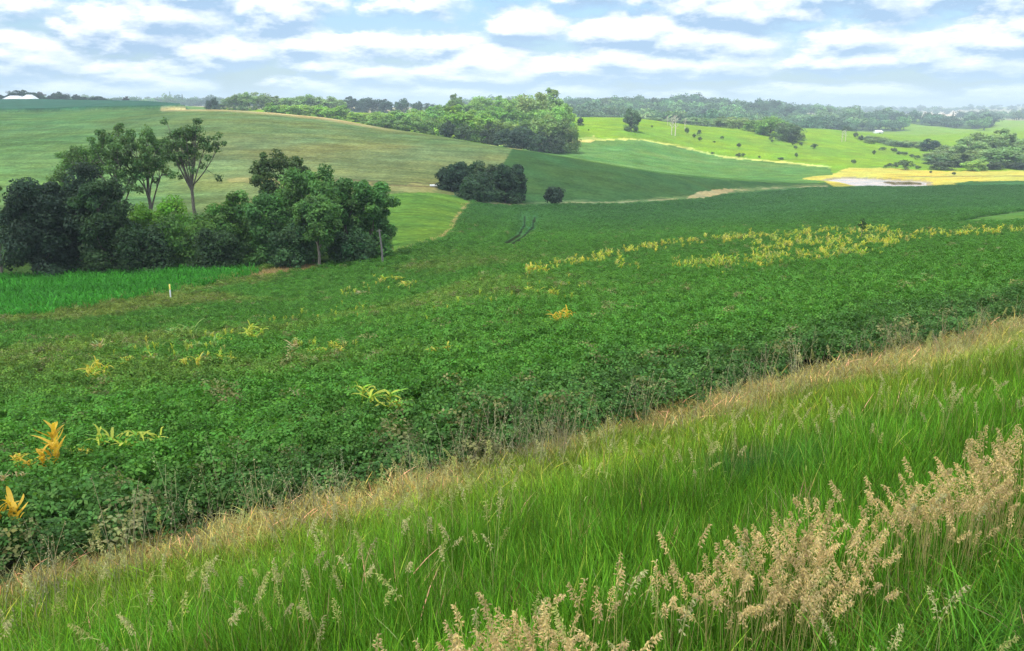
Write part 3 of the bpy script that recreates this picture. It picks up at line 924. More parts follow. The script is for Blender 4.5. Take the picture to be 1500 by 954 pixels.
def gable(e, L, Wd, eave, ridge, roofm, wallm, x0=0., overhang=.4, doors=2, hip=0.):
    w = MB()
    a, b = x0 - L / 2, x0 + L / 2
    v = [(a, -Wd / 2, 0), (b, -Wd / 2, 0), (b, Wd / 2, 0), (a, Wd / 2, 0), (a, -Wd / 2, eave), (b, -Wd / 2, eave), (b, Wd / 2, eave), (a, Wd / 2, eave), (a + hip, 0, ridge - .05), (b - hip, 0, ridge - .05)]
    w.add(v, [(0, 1, 5, 4), (2, 3, 7, 6), (3, 0, 4, 7), (1, 2, 6, 5), (4, 8, 7, 7), (5, 6, 9, 9)])
    w.build('wall', wallm, e)
    rf = MB(); o = overhang
    for sgn in (-1, 1):
        y = sgn * (Wd / 2 + o); z = eave - o * (ridge - eave) / (Wd / 2)
        v = [(a - o, y, z), (b + o, y, z), (b + o - hip, 0, ridge), (a - o + hip, 0, ridge)]
        v += [(p[0], p[1], p[2] + .12) for p in v]
        rf.add(v, [(0, 3, 2, 1), (4, 5, 6, 7), (0, 1, 5, 4), (1, 2, 6, 5), (2, 3, 7, 6), (3, 0, 4, 7)])
    if hip:
        for xe, xr in ((a - o, a - o + hip), (b + o, b + o - hip)):
            z = eave - o * (ridge - eave) / (Wd / 2)
            rf.add([(xe, -Wd / 2 - o, z + .12), (xe, Wd / 2 + o, z + .12), (xr, 0, ridge + .12), (xr, 0, ridge + .12)], [(0, 1, 2, 3)])
    rf.build('roof', roofm, e)
    for k in range(doors):
        d = MB(); xc = a + L * (k + .5) / doors; hh_ = eave * .72
        d.box((xc - 1.4, -Wd / 2 - .05, .02), (xc + 1.4, -Wd / 2 + .02, hh_)); d.build('door', M_DARKP, e)


loc = stand(22, 805); e = empty('farm_building', (loc[0], loc[1], loc[2]), 'long low white farm building on the far left ridge', 'farm building', None, .12)
gable(e, 17, 10, 1.9, 4.9, M_WHITE, M_WWALL, doors=3, hip=5.5)
loc = stand(44, 800); e = empty('farm_building', loc, 'smaller white gabled building right of the long farm building', 'farm building', None, .2)
gable(e, 13, 9, 1.9, 5.6, M_WHITE, M_WWALL, doors=2, hip=4.5)
loc = stand(33, 818); e = empty('farm_building', loc, 'grey roofed building between the two white farm buildings', 'farm building', None, .1)
gable(e, 12, 9, 2.2, 4.8, M_GREYR, M_WWALL, doors=1, hip=2)
for a, Yq, L, lab in ((1183, 905, 5, 'tiny white shed among trees at the back of the pasture'), (1204, 900, 6, 'tiny white roofed shed right of the other white shed'), (1286, 880, 9, 'pale slanting white roof between trees above the gully')):
    loc = stand(a, Yq); e = empty('shed', (loc[0], loc[1], loc[2]), lab, 'shed', 'small white sheds beyond the pasture', .5)
    gable(e, L, 4.5, 1.8, 3.4, M_WHITE, M_WWALL, doors=1)

# leaning weathered pole by the grove
loc = stand(561, 82.5); e = empty('wooden_pole', loc, 'bare grey leaning pole at the right end of the grove', 'pole')
Hp = up_to(558, 336, loc[1]) - loc[2]
mb = MB(); mb.tube([(0, 0, -.2), (-.06, 0, Hp * .5), (-.24, 0, Hp)], [.11, .10, .085], 9)
mb.build('pole', M_POLE, e, shade_smooth=True)
mb = MB(); mb.tube([(-.5, -.02, Hp * .95), (.02, .02, Hp * .97)], [.035, .035], 6); mb.build('crossbar', M_POLE, e)
# field marker
loc = stand(251, 58.5); e = empty('marker_post', loc, 'thin white marker post with yellow tip at the bright crop edge', 'marker post')
Hp = loc[2] * 0 + up_to(251, 417, loc[1]) - loc[2]
mb = MB(); mb.tube([(0, 0, -.1), (0, 0, Hp * .75)], [.05, .05], 8); mb.build('post', M_WHITE, e)
mb = MB(); mb.tube([(0, 0, Hp * .75), (0, 0, Hp), (0, 0, Hp + .03)], [.056, .056, .02], 8); mb.build('cap', paint_mat('yellow_plastic', (.75, .60, .12), .4), e)
# white pipe left of the clump
loc = ground(637, 274); e = empty('drain_pipe', (loc[0], loc[1], loc[2] + .25), 'short white horizontal pipe at the left foot of the valley clump', 'pipe')
mb = MB(); mb.tube([(-1.0, 0, 0), (1.0, .1, .05)], [.26, .26], 12); mb.build('pipe', M_WHITE, e, shade_smooth=True)
mb = MB(); mb.tube([(-1.06, 0, 0), (-.95, 0, 0)], [.31, .31], 12); mb.tube([(-1.05, 0, 0), (-1.045, 0, 0)], [.31, .02], 12); mb.build('rim', M_WHITE, e, shade_smooth=True)

# ------------------------------------------------------------------ volunteer corn in the beans
def corn_mesh(seed, n, L, w, spread, wilt, stalks=1, greenmix=0., up=0.):
    r = np.random.default_rng(seed); mb = MB()
    for s in range(stalks):
        ox, oy = r.normal(size=2) * .12 * (stalks - 1) ** .5
        mb.tube([(0, 0, -.88), (ox, oy, -.86)], [.012, .012], 4, (.8, .8, .7))
        hs = L * r.uniform(.25, .5)
        mb.tube([(ox, oy, -.9), (ox + .02, oy, hs)], [.014, .008], 5, (.9, 1, .8))
        for k in range(n):
            a = k * 2.6 + r.normal() * .5
            d = np.array([math.cos(a), math.sin(a), 0]); z0 = hs * (-.1 + 1.0 * k / n)
            ln = L * r.uniform(.4, 1.1)
            t = np.linspace(0, 1, 8)[:, None]
            bend = r.normal(size=3) * .07 * ln
            rise = r.uniform(.5, 1.0) * (1 - wilt * .5); drop = r.uniform(.3, 1.0) * (.5 + wilt) * (1 - up); rise = rise * (1 - up) + up * r.uniform(.7, 1.05)
            P = np.array([ox, oy, z0]) + d * spread * ln * t + np.array([0, 0, 1.]) * ln * (rise * t - drop * t ** 2.4) + bend * np.sin(t * 3.0 + k)
            wd = w * np.array([.5, .9, 1, 1, .9, .75, .45, .03]) * r.uniform(.8, 1.2)
            side = np.array([-d[1], d[0], 0]) * .95 + np.array([0, 0, r.normal() * .3])
            g = r.random() < greenmix
            c = (np.array([.55, 1.05, .8]) if g else np.array([1, 1, 1])) * r.uniform(.75, 1.15)
            mb.ribbon(P, wd, side, c, fold=.35)
    return mb.mesh('corn', M_CROP)


CORN_BIG = [corn_mesh(600, 8, .62, .025, .5, .2, 4, .2), corn_mesh(601, 10, .7, .024, .45, .15, 5, .35), corn_mesh(602, 7, .75, .036, .34, .45, 4, 0., .6), corn_mesh(603, 6, .7, .035, .7, .1, 2, .4)]
CORN_SM = [corn_mesh(610 + k, 5, .85, .05, .4, .1, 2, .25) for k in range(4)]
VC = 'yellow volunteer corn plants standing in the beans'


def corn(meshes, k, loc, h, href, tint, label, group, wide=1.0):
    o = bpy.data.objects.new('corn_plant', meshes[k % len(meshes)]); col.objects.link(o)
    me_ = meshes[k % len(meshes)]; zt_ = np.zeros(len(me_.vertices) * 3, np.float32); me_.vertices.foreach_get('co', zt_)
    s = h / float(zt_[2::3].max())
    loc = (loc[0], loc[1], loc[2] + .42)
    o.location = loc; o.rotation_euler = (random.uniform(-.12, .12), random.uniform(-.12, .12), random.uniform(0, 6.28)); o.scale = (s * wide, s * wide, s)
    o.color = (*tint, 1)
    return tag(o, label, 'corn plant', group)


CAN = .52                                      # height of the bean canopy


def on_canopy(px_, py_):
    """ground point below the place where a photo point lies on the top of the beans"""
    s, e_ = slope_of(px_, py_)
    Ys = np.exp(np.linspace(math.log(8 + Y0), math.log(400), 2500)) - Y0
    zt = height(s * Ys, Ys) + CAN
    k = int(np.argmax(CAMZ + e_ * Ys <= zt)); Y = Ys[k]
    return float(s * Y), float(Y), float(height(s * Y, Y))


ORA = (.70, .46, .05); YEL = (.58, .50, .07); YGR = (.46, .50, .06); PAL = (.25, .37, .09); TAN = (.46, .36, .17)
BIG = [(88, 665, 52, ORA, 2, 1.2, 'wilted orange corn clump, tallest orange one in the left beans'), (18, 745, 46, ORA, 2, 1.3, 'wilted orange corn clump low at the left edge of the beans'),
       (172, 645, 26, YGR, 1, 1.8, 'spreading yellow-green corn clump right of the tallest orange clump'), (205, 640, 17, PAL, 3, .7, 'pale green arching corn leaves beside the spreading yellow-green clump'),
       (22, 672, 20, ORA, 0, 1.3, 'small orange corn plant at the left edge above the low orange clump'), (128, 655, 12, YEL, 0, 1.8, 'low yellow corn leaves joining the orange clump and the green one'), (20, 690, 14, TAN, 0, 1.4, 'small tan withered corn near the left edge'),
       (570, 585, 24, YGR, 1, 1.9, 'wide yellow-green corn clump alone in the middle of the near beans'), (822, 466, 20, ORA, 1, 1.2, 'orange-yellow corn plant alone in the central beans'),
       (641, 512, 14, YEL, 0, 1.4, 'small yellow corn plant between the central ones'), (142, 548, 28, YEL, 1, 1.1, 'upright yellow corn plant below the tan weeds at left'),
       (160, 505, 14, TAN, 0, 1.8, 'tan dried corn leaves above the upright yellow plant at left'), (275, 530, 16, YEL, 0, 1.0, 'bright yellow single corn plant right of the left corn row'),
       (222, 528, 18, YGR, 3, 1.0, 'thin yellow-green corn plant in the left corn row'), (182, 528, 15, YEL, 0, 1.0, 'short yellow corn plant in the left corn row'), (308, 525, 12, TAN, 0, 1.2, 'tan corn plant near the right of the left corn row'),
       (336, 523, 12, YEL, 0, 1.2, 'low yellow corn at the right end of the left corn row'), (375, 491, 20, YGR, 1, 1.4, 'bushy yellow-green corn plant farther up the left beans'),
       (258, 490, 22, PAL, 0, 1.2, 'pale green arching corn clump behind the left corn row'), (300, 507, 15, PAL, 0, 1.2, 'pale green corn plant between the left row and the bushy one'),
       (335, 498, 14, YGR, 0, 1.2, 'low yellow-green corn plant beside the bushy one'), (435, 508, 14, TAN, 0, 1.4, 'tan corn plant left of a short low row'), (465, 510, 9, YEL, 0, 1.8, 'low yellow corn in the short row mid left'),
       (500, 507, 9, YEL, 0, 1.6, 'low yellow corn at the right end of the short row mid left'), (355, 625, 10, PAL, 3, .8, 'pale grassy corn shoots in the near left beans'), (395, 628, 10, PAL, 3, .7, 'single pale bent corn leaf in the near left beans'),
       (1352, 402, 8, PAL, 0, 1.6, 'pale corn plant alone in the right beans'), (1443, 390, 10, PAL, 0, 1.2, 'pale corn plant alone near the right edge'), (1300, 430, 9, PAL, 3, 1.0, 'tiny pale corn shoot in the right beans'),
       (590, 418, 11, YEL, 0, 2.2, 'yellow corn patch left of centre in the upper beans'), (578, 408, 8, YGR, 0, 2.2, 'yellow-green corn patch just above the yellow patch in the upper beans'), (525, 430, 8, TAN, 0, 2.6, 'tan withered corn patch in the upper left beans'),
       (805, 428, 10, YEL, 0, 1.2, 'small yellow corn plant above the orange-yellow one'), (775, 425, 10, YGR, 0, 1.5, 'small yellow-green corn plant left above the orange-yellow one'), (1145, 445, 10, PAL, 3, 1.2, 'pale corn shoot in the middle right beans'), (1060, 400, 8, YGR, 3, 1.0, 'green corn shoot below the yellow corn band')]
for k, (a, b, h, tint, kind, wide, lab) in enumerate(BIG):
    X_, Y_, Z_ = on_canopy(a, b)
    hm = h * px2m(Y_) * 1.05
    o = corn(CORN_BIG, kind, (X_, Y_, Z_), hm, [.95, 1.0, .8, 1.05][kind], tint, lab, VC, 1.0)
    o.scale = (o.scale[0] * wide, o.scale[1] * wide, o.scale[2])


def band_points(n, more=[]):
    """photo points of the yellow corn band"""
    out = []
    segs = [([(868, 378), (930, 366), (1000, 355), (1100, 347), (1220, 338), (1300, 336)], 6.0, .26), ([(985, 388), (1060, 384), (1130, 379), (1200, 374), (1270, 366), (1330, 356)], 9.0, .36),
            ([(1100, 362), (1180, 356), (1240, 356), (1310, 352)], 13.0, .22), ([(770, 400), (820, 386), (880, 380), (940, 390)], 7.0, .08), ([(1300, 348), (1380, 342), (1500, 338)], 6.0, .09)] + more
    for pts_, th_, fr in segs:
        p = np.array(pts_, float); L = np.r_[0, np.cumsum(np.hypot(*np.diff(p, axis=0).T))]
        m = int(n * fr); u = rng.random(m) * L[-1]
        x = np.interp(u, L, p[:, 0]); y = np.interp(u, L, p[:, 1]) + rng.normal(size=m) * th_ * .5
        keep = fbm(x * .09 + 5, y * .35, 3) > .45
        out.append(np.stack([x, y], 1)[keep])
    return np.concatenate(out)


BP = band_points(330)
for k, (a, b) in enumerate(BP[:240]):
    X_, Y_, Z_ = on_canopy(a, b)
    tint = [YEL, YEL, (.48, .42, .12), YGR, YGR][int(rng.integers(0, 5))]
    corn(CORN_SM, k, (X_, Y_, Z_), random.uniform(.3, .6), 1, tint, 'yellowing corn plant in the long yellow band across the beans', 'yellow corn band across the beans')
BP2 = band_points(1700, [([(110, 500), (180, 508), (300, 512), (340, 522)], 14, .032), ([(240, 488), (300, 492), (390, 490)], 6, .018), ([(420, 505), (520, 508)], 4, .015), ([(500, 432), (560, 414), (610, 416)], 9, .03), ([(620, 450), (760, 425), (860, 420)], 18, .035), ([(380, 470), (560, 450)], 14, .03)])
W3 = np.array([on_canopy(a, b) for a, b in BP2])


def inst_corn(seed):
    r = np.random.default_rng(seed); mb = MB()
    for k in range(7):
        a = k * 2.5; d = np.array([math.cos(a), math.sin(a), 0]); t = np.linspace(0, 1, 5)[:, None]
        P = np.array([0, 0, .3 + .06 * k]) + d * .3 * t + np.array([0, 0, 1.]) * (.9 * t - .55 * t ** 2.2) * r.uniform(.6, 1)
        mb.ribbon(P, .045 * np.array([.6, 1, 1, .7, .05]), np.array([-d[1], d[0], 0]), np.ones(3) * r.uniform(.75, 1.15), fold=.3)
    return mb.mesh('band_corn', M_SCAT)


n = len(W3)
pal = np.array([YEL, YGR, (.46, .42, .12), YGR, (.36, .44, .10)])[rng.integers(0, 5, n)] * rng.uniform(.8, 1.3, (n, 1))
near_s = np.interp(W3[:, 1], [15, 35, 60, 85], [.34, .42, .62, 1.0])[:, None]
near_s = near_s * np.where(W3[:, 1:2] < 62, rng.uniform(.6, 1.15, (n, 1)), 1)
W3[:, 2] += .62 * (1 - near_s[:, 0])
pal = np.where((W3[:, 1] < 62)[:, None], pal * np.array([.75, .85, .9]), pal)
scatter('corn_band', W3, np.stack([rng.normal(size=n) * .12, rng.normal(size=n) * .12, rng.random(n) * 6.28], 1), rng.uniform(.72, 1.05, (n, 1)) * near_s * np.array([[.9, .9, 1.0]]), rng.integers(0, 3, n), pal,
        [inst_corn(620 + k) for k in range(3)], 'massed yellow corn leaves filling the long band across the beans')

# dark weed on a stalk at the far end of the band
X_, Y_, Z_ = on_canopy(1261, 352); e = empty('weed_plant', (X_, Y_, Z_), 'single dark tall weed on a thin stalk behind the yellow band', 'weed')
mb = MB(); mb.tube([(0, 0, 0), (.03, 0, 1.2), (0, 0, 2.2)], [.03, .025, .015], 6); mb.build('stem', M_BARK, e)
mb = MB(); r_ = np.random.default_rng(5)
leaf_cloud(mb, r_, np.array([(-.25, 0, 1.9), (.2, .1, 2.0), (0, 0, 2.3), (.1, -.1, 1.7)]), np.array([.22, .22, .2, .2]), np.ones((4, 3)), 260, .07)
o = mb.build('leaves', M_TREE, e); o.color = (.06, .12, .04, 1)

# ------------------------------------------------------------------ crop and grass scatters
def bean_mesh(seed, n=60, far=False):
    r = np.random.default_rng(seed); mb = MB()
    for k in range(n):
        a = r.random() * 6.28; rad = .30 * r.random() ** .6
        h = .62 - .9 * rad ** 2 * 2.2 - .22 * r.random()
        if k > n * .75:
            h *= .6; rad = .3
        c0 = np.array([math.cos(a) * rad, math.sin(a) * rad, h])
        out = unit(np.array([math.cos(a), math.sin(a), 0]) + r.normal(size=3) * .5)
        nm = unit(np.array([0, 0, 1.]) + out * r.uniform(.1, 1.2) + r.normal(size=3) * .4)
        f = unit(out - nm * out.dot(nm)); sd = np.cross(nm, f)
        tone = r.uniform(.6, 1.4) * np.array([1, 1, 1]) * np.array([r.uniform(.85, 1.2), 1, r.uniform(.85, 1.1)])
        S = r.uniform(.052, .080)
        for an in (0, 1.75, -1.75):
            ff = f * math.cos(an) + sd * math.sin(an); ss = np.cross(nm, ff)
            b = c0 + ff * .012; t_ = b + ff * S - nm * S * .22; m_ = b + ff * S * .5 - nm * S * .06
            l_ = b + ff * S * .42 - ss * S * .36 - nm * S * .0; r2 = b + ff * S * .42 + ss * S * .36
            mb.add([b, m_, t_, l_, r2], [(0, 1, 2, 3), (0, 4, 2, 1)], tone)
        if not far and k % 2 == 0:
            mb.tube([(0.02 * math.cos(a), .02 * math.sin(a), h * .3), c0], [.004, .003], 3, (.9, 1.0, .7))
    return mb.mesh('bean_plant', M_SCAT)


def in_view(X, Y, m=130):
    Z = height(X, Y)
    a, b = project(X, Y, Z)
    return (a > -m) & (a < PW + m) & (b < PH + 260)


def sample(n, ymin, ymax, dens, smin=-.80, smax=.80):
    """points over the plan, dens(Y) per square metre"""
    out = []
    edges = np.exp(np.linspace(math.log(ymin + 1), math.log(ymax + 1), 26)) - 1
    for a, b in zip(edges[:-1], edges[1:]):
        ym = (a + b) / 2
        w0 = smin * (b + 1.5); w1 = smax * (b + 1.5)
        m = int((w1 - w0) * (b - a) * dens(ym))
        X = rng.uniform(w0, w1, m); Y = rng.uniform(a, b, m)
        out.append(np.stack([X, Y], 1))
    P = np.concatenate(out)
    return P[:, 0], P[:, 1]


bdens = lambda Y: float(np.interp(Y, [0, 20, 35, 60, 100, 160, 230], [11, 10, 8.5, 5.4, 3.0, 1.4, .8]))
X, Y = sample(0, 6, 330, bdens)
q = qof(X, Y); tt_ = lookup(TT, X, Y)
pxx, pyy = project(X, Y, height(X, Y))
ok = (q > 9.95 + .35 * (fbm(X * .7, Y * .7, 2) - .5)) & in_view(X, Y) & (tt_ < 1.98)
far_ = Y > 40
ok &= ~(far_ & (inside(P_GROVE, pxx, pyy) | inside(P_CORN, pxx, pyy) | inside(P_MEADOW, pxx, pyy) | inside(P_TAN1, pxx, pyy)))
ok &= ~((tt_ > 1) & inside([(1375, 331), (1440, 318), (1520, 307), (1640, 300), (1640, 320), (1500, 327)], pxx, pyy))
for tr in ([(783, 320), (780, 334), (766, 348), (752, 357)], [(769, 318), (768, 331), (760, 345), (741, 357)]):
    ok &= ~((tt_ > 1) & (dist_line(tr, pxx, pyy) < 3.2))
ok &= ~((tt_ > 1.6) & (dist_line([(700, 297), (760, 300), (830, 297), (900, 297), (985, 292), (1040, 287), (1080, 279), (1140, 275)], pxx, pyy) < 3))
X = X[ok]; Y = Y[ok]; q = q[ok]; pxx = pxx[ok]; pyy = pyy[ok]; n = len(X)
sc_ = np.interp(Y, [0, 25, 60, 100, 230], [.95, .95, 1.08, 1.35, 2.1]) * rng.uniform(.8, 1.2, n)
edge = smooth(9.9, 11.0, q)
for tr in ([(783, 320), (780, 334), (766, 348), (752, 357)], [(769, 318), (768, 331), (760, 345), (741, 357)]):
    sc_ = np.where((Y > 80) & (dist_line(tr, pxx, pyy) < 9), np.minimum(sc_, .75), sc_)
hz = np.interp(Y, [0, 40, 100, 230], [1.0, 1.0, .78, .45]) * (.72 + .28 * edge) * (.78 + .42 * fbm(X * .6, Y * .6, 4)) * rng.uniform(.9, 1.08, n)
big = fbm(X * .045, Y * .045, 4); fine = rng.random((n, 1))
tb = np.array([.076, .206, .028]) * (.72 + .55 * fine)
# lighter, yellower patches at the left and along rows
yel = np.clip(smooth(.36, .58, fbm(X * .07 + 7, Y * .07, 4)) * smooth(980, 350, pxx) * smooth(640, 470, pyy) * smooth(360, 400, pyy) * 1.1, 0, 1)[:, None]
tb = tb * (1 - .85 * yel) + .85 * yel * np.array([.17, .225, .045]) * (.6 + .8 * fine)
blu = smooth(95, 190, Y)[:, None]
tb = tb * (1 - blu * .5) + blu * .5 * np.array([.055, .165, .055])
tb *= (.8 + .4 * big)[:, None]
eg_ = (smooth(14.5, 10.5, q + 3 * (fbm(X * .4, Y * .4, 3) - .5)))[:, None] * .7
tb = tb * (1 - eg_) + eg_ * np.array([.060, .125, .036]) * (.5 + 1.0 * fine)
wd_ = (rng.random(n) < .02 + .10 * yel[:, 0] + .06 * eg_[:, 0]) & (Y < 130)
tb[wd_] = np.array([.24, .24, .10]) * rng.uniform(.6, 1.1, (wd_.sum(), 1)) * np.array([.9, 1.0, .9])
print('beans', n)
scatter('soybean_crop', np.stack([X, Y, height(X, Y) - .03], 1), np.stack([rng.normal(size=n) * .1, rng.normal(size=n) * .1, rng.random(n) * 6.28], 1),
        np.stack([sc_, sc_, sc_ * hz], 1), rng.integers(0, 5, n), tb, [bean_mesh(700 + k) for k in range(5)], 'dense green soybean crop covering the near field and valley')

# bright crop left of the field
def strap_mesh(seed, n=9, L=.9, w=.03):
    r = np.random.default_rng(seed); mb = MB()
    for k in range(n):
        a = r.random() * 6.28; d = np.array([math.cos(a), math.sin(a), 0]); t = np.linspace(0, 1, 5)[:, None]
        o_ = np.append(r.normal(size=2) * .15, .1 + .3 * r.random())
        P = o_ + d * .4 * L * t * r.uniform(.5, 1.2) + np.array([0, 0, 1.]) * L * (1.0 * t - .55 * t ** 2.3) * r.uniform(.6, 1.1)
        mb.ribbon(P, w * np.array([.6, 1, 1, .7, .05]), np.array([-d[1], d[0], 0]), np.ones(3) * r.uniform(.7, 1.3), fold=.3)
    return mb.mesh('crop_leaf', M_SCAT)


X, Y = sample(0, 30, 90, lambda Y: 7.0, -.85, -.05)
pxx, pyy = project(X, Y, height(X, Y) + .5)
ok = inside(P_CORN, pxx + rng.normal(size=len(X)) * 3, pyy + rng.normal(size=len(X)) * 1.2) & (Y < 79)
ok &= ~inside(P_TAN1, pxx, pyy) & (pxx > -140)
X, Y = X[ok], Y[ok]; n = len(X); print('corn crop', n)
tc = np.array([.052, .25, .022]) * rng.uniform(.7, 1.3, (n, 1)) * (.75 + .5 * fbm(X * .08, Y * .3, 3))[:, None]
scatter('corn_crop', np.stack([X, Y, height(X, Y)], 1), np.stack([0 * X, 0 * X, rng.random(n) * 6.28], 1), rng.uniform(.8, 1.3, (n, 1)) * np.ones((1, 3)), rng.integers(0, 3, n), tc,
        [strap_mesh(720 + k) for k in range(3)], 'bright green leafy crop below the left grove')

# verge grass
def tuft_mesh(seed, n=26, H=.6, w=.0045, spread=.10, lean=.25, bend=.45):
    r = np.random.default_rng(seed); mb = MB()
    for k in range(n):
        a = r.random() * 6.28; d = np.array([math.cos(a), math.sin(a), 0])
        o_ = np.append(r.normal(size=2) * spread, -.02); h = H * r.uniform(.45, 1.1)
        t = np.linspace(0, 1, 5)[:, None]; ln = lean * r.uniform(.2, 1.3); bd = bend * r.uniform(.1, 1.5)
        P = o_ + d * h * (ln * t + bd * t ** 2.5) + np.array([0, 0, 1.]) * h * (t - .38 * bd * t ** 2.6)
        side = np.array([-d[1], d[0], 0]) * math.cos(.6) + unit(r.normal(size=3)) * .4
        tone = np.array([r.uniform(.8, 1.25), 1, r.uniform(.7, 1.2)]) * r.uniform(.45, 1.55)
        if r.random() < .06:
            tone = np.array([3.0, 1.6, 2.6])
        mb.ribbon(P, w * r.uniform(.7, 1.5) * np.array([.8, 1, .9, .6, .06]), side, tone)
    return mb.mesh('grass_tuft', M_GRASS)


gd = lambda Y: float(np.interp(Y, [0, 6, 12, 25, 50], [150, 125, 75, 32, 13]))
X, Y = sample(0, 1.8, 46, gd, -.95, .80)
q = qof(X, Y)
ok = (q > -3.2) & (q < 9.9) & (in_view(X, Y, 160) | ((q < 2) & (X < 9) & (X > 0) & (rng.random(len(X)) < .5)))
X, Y, q = X[ok], Y[ok], q[ok]; n = len(X); print('verge', n)
nz = fbm(X * .5, Y * .5, 3); nz2 = fbm(X * .16 + 3, Y * .16, 3)
dsh = np.interp(X, [-6, -1, 3, 10], [1.5, 1.0, .2, -.2])
dry = np.clip(smooth(7.7 + dsh, 8.9 + .6 * dsh, q + (nz - .5) * 2.6) * 1.0, 0, 1)[:, None]
front = smooth(2.3, 1.7, q + (nz - .5) * .4)[:, None]
yg = smooth(4.2, 7.8, q - np.interp(X, [-6, -1, 3, 10], [2.2, 1.5, .3, -.4]) + (nz2 - .5) * 3)[:, None]
g0 = np.array([.105, .262, .020]); g1 = np.array([.178, .29, .026]); g2 = np.array([.38, .335, .12]); g3 = np.array([.062, .185, .018]); g4 = np.array([.055, .20, .05])
tv = g0 * (1 - yg) + g1 * yg
pd = smooth(.55, .70, fbm(X * .35 + 20, Y * .35, 2))[:, None] * (1 - yg)
tv = tv * (1 - .8 * pd) + .8 * pd * g4
tv = tv * (1 - front) + front * g3
tv = tv * (1 - dry) + dry * g2
tv = tv * rng.uniform(.6, 1.4, (n, 1)) * (.65 + .7 * nz)[:, None]
hh = np.interp(q, [-1, 1.5, 2.6, 6, 7.8, 9.6], [.85, .98, 1.12, 1.05, .62, .34]) * rng.uniform(.7, 1.25, n) * (.75 + .5 * nz2) * (.68 + .64 * fbm(X * 2.0, Y * 2.0, 2))
tv = tv * (.72 + .56 * fbm(X * 1.6 + 31, Y * 1.6, 2))[:, None]
dead = rng.random(n) < .035
tv[dead] = np.array([.34, .31, .13]) * rng.uniform(.6, 1.1, (dead.sum(), 1))
wdt = np.interp(Y, [0, 8, 20, 46], [1.0, 1.05, 1.5, 2.6])
rl = np.stack([rng.normal(size=n) * .17, rng.normal(size=n) * .17, rng.random(n) * .9 - .45], 1)
idv = np.where(front[:, 0] > .5, rng.integers(4, 6, n), rng.integers(0, 4, n))
rl[:, 2] = rng.random(n) * 6.28
TUF = [tuft_mesh(740 + k, 36, .47, .0036, .10, .20, .26) for k in range(4)] + [tuft_mesh(746 + k, 28, .55, .0052, .12, .4, .8) for k in range(2)]
scatter('verge_grass', np.stack([X, Y, height(X, Y)], 1), rl, np.stack([wdt, wdt, hh], 1), idv, tv, TUF, 'tall green roadside grass on the bank below the field')


# brome with seed heads
def brome_parts(seed, H=1.0, head=.2, droop=.6, rich=1.0):
    r = np.random.default_rng(seed); st = MB(); hd = MB()
    a = r.random() * 6.28; d = np.array([math.cos(a), math.sin(a), 0])
    t = np.linspace(0, 1, 9)[:, None]
    ln = .10 * r.uniform(.3, 1.3)
    axis = lambda tt: d * H * (ln * tt + droop * .22 * np.maximum(tt - .7, 0) ** 1.6 * 4) + np.array([0, 0, 1.]) * H * (tt - droop * .55 * np.maximum(tt - .8, 0) ** 1.7 * 2)
    st.tube(axis(t), np.linspace(.0024, .0012, 9), 3, (.85, .9, .7))
    for k in range(1 if seed % 2 else 0):
        aa = r.random() * 6.28; dd = np.array([math.cos(aa), math.sin(aa), 0]); tt = np.linspace(0, 1, 4)[:, None]
        P = axis(.3 + .2 * k) + dd * .22 * tt + np.array([0, 0, .16]) * (tt - 1.2 * tt ** 2)
        st.ribbon(P, .004 * np.array([1, 1, .7, .1]), np.array([-dd[1], dd[0], 0]), (.8, .9, .6))
    nb = int(26 * rich)
    for k in range(nb):
        f = k / nb
        tt = 1 - head / H + head / H * f
        p0 = axis(tt)
        aa = k * 2.4 + r.normal() * .4; dd = np.array([math.cos(aa), math.sin(aa), 0])
        L = (.016 * (1 - f) + .006) * r.uniform(.6, 1.3)
        p1 = p0 + dd * L * .75 + d * L * .4 + np.array([0, 0, L * .35])
        st_ = p1 + (dd * .35 + d * .35) * .02 + np.array([0, 0, -.004])
        for s in range(2 if r.random() < .7 else 1):
            b = p0 * (.25 * s) + p1 * (1 - .25 * s)
            sp = unit(dd * .5 + d * .5 + np.array([0, 0, r.uniform(-1.3, .1)]) + r.normal(size=3) * .25)
            ls = r.uniform(.018, .026); sv = unit(np.cross(sp, r.normal(size=3)))
            sv2 = np.cross(sp, sv); c = np.array([1, r.uniform(.9, 1.05), r.uniform(.8, 1.1)]) * r.uniform(.75, 1.2)
            for u in (sv, sv2):
                hd.add([b, b + sp * ls * .45 - u * .0036, b + sp * ls, b + sp * ls * .45 + u * .0036], [(0, 1, 2, 3)], c)
        hd.ribbon([p0, p1], np.array([.0007, .0006]), unit(np.cross(p1 - p0, [0, 0, 1.]) + 1e-6), (.9, .9, .8))
    return st, hd


def brome_mesh(seed, **k):
    st, hd = brome_parts(seed, **k)
    for a_, b_, c_, m_ in zip(hd.v, hd.q, hd.c, hd.m):
        st.v.append(a_); st.q.append(b_ + st.n); st.c.append(c_); st.m.append(m_)
    st.n += hd.n
    return st.mesh('brome_stalk', M_DRY)


BRO = [brome_mesh(760 + k, H=.95 + .05 * (k % 3), head=.155 + .02 * (k % 3), droop=.4 + .15 * (k % 4), rich=1.0 + .2 * (k % 2)) for k in range(7)]
m = 16000
X = rng.uniform(-5, 16, m); qq = rng.normal(size=m) * .17 + np.interp(X, [-.3, .5, 2.4, 3.6], [3.0, 2.82, 2.70, 2.58])
Y = (qq - QN[0] * X) / QN[1]
dn = fbm(X * 1.3 + 11, Y * 1.3, 3)
along = np.interp(X, [-2.2, -1.2, -.5, .1, 3, 6, 16], [.08, .2, .7, 1.0, 1.0, 1.0, .9])
ok = (Y > 2.2) & in_view(X, Y, 160) & (rng.random(m) < along * smooth(.38, .55, dn) * .27)
X1, Y1 = X[ok], Y[ok]
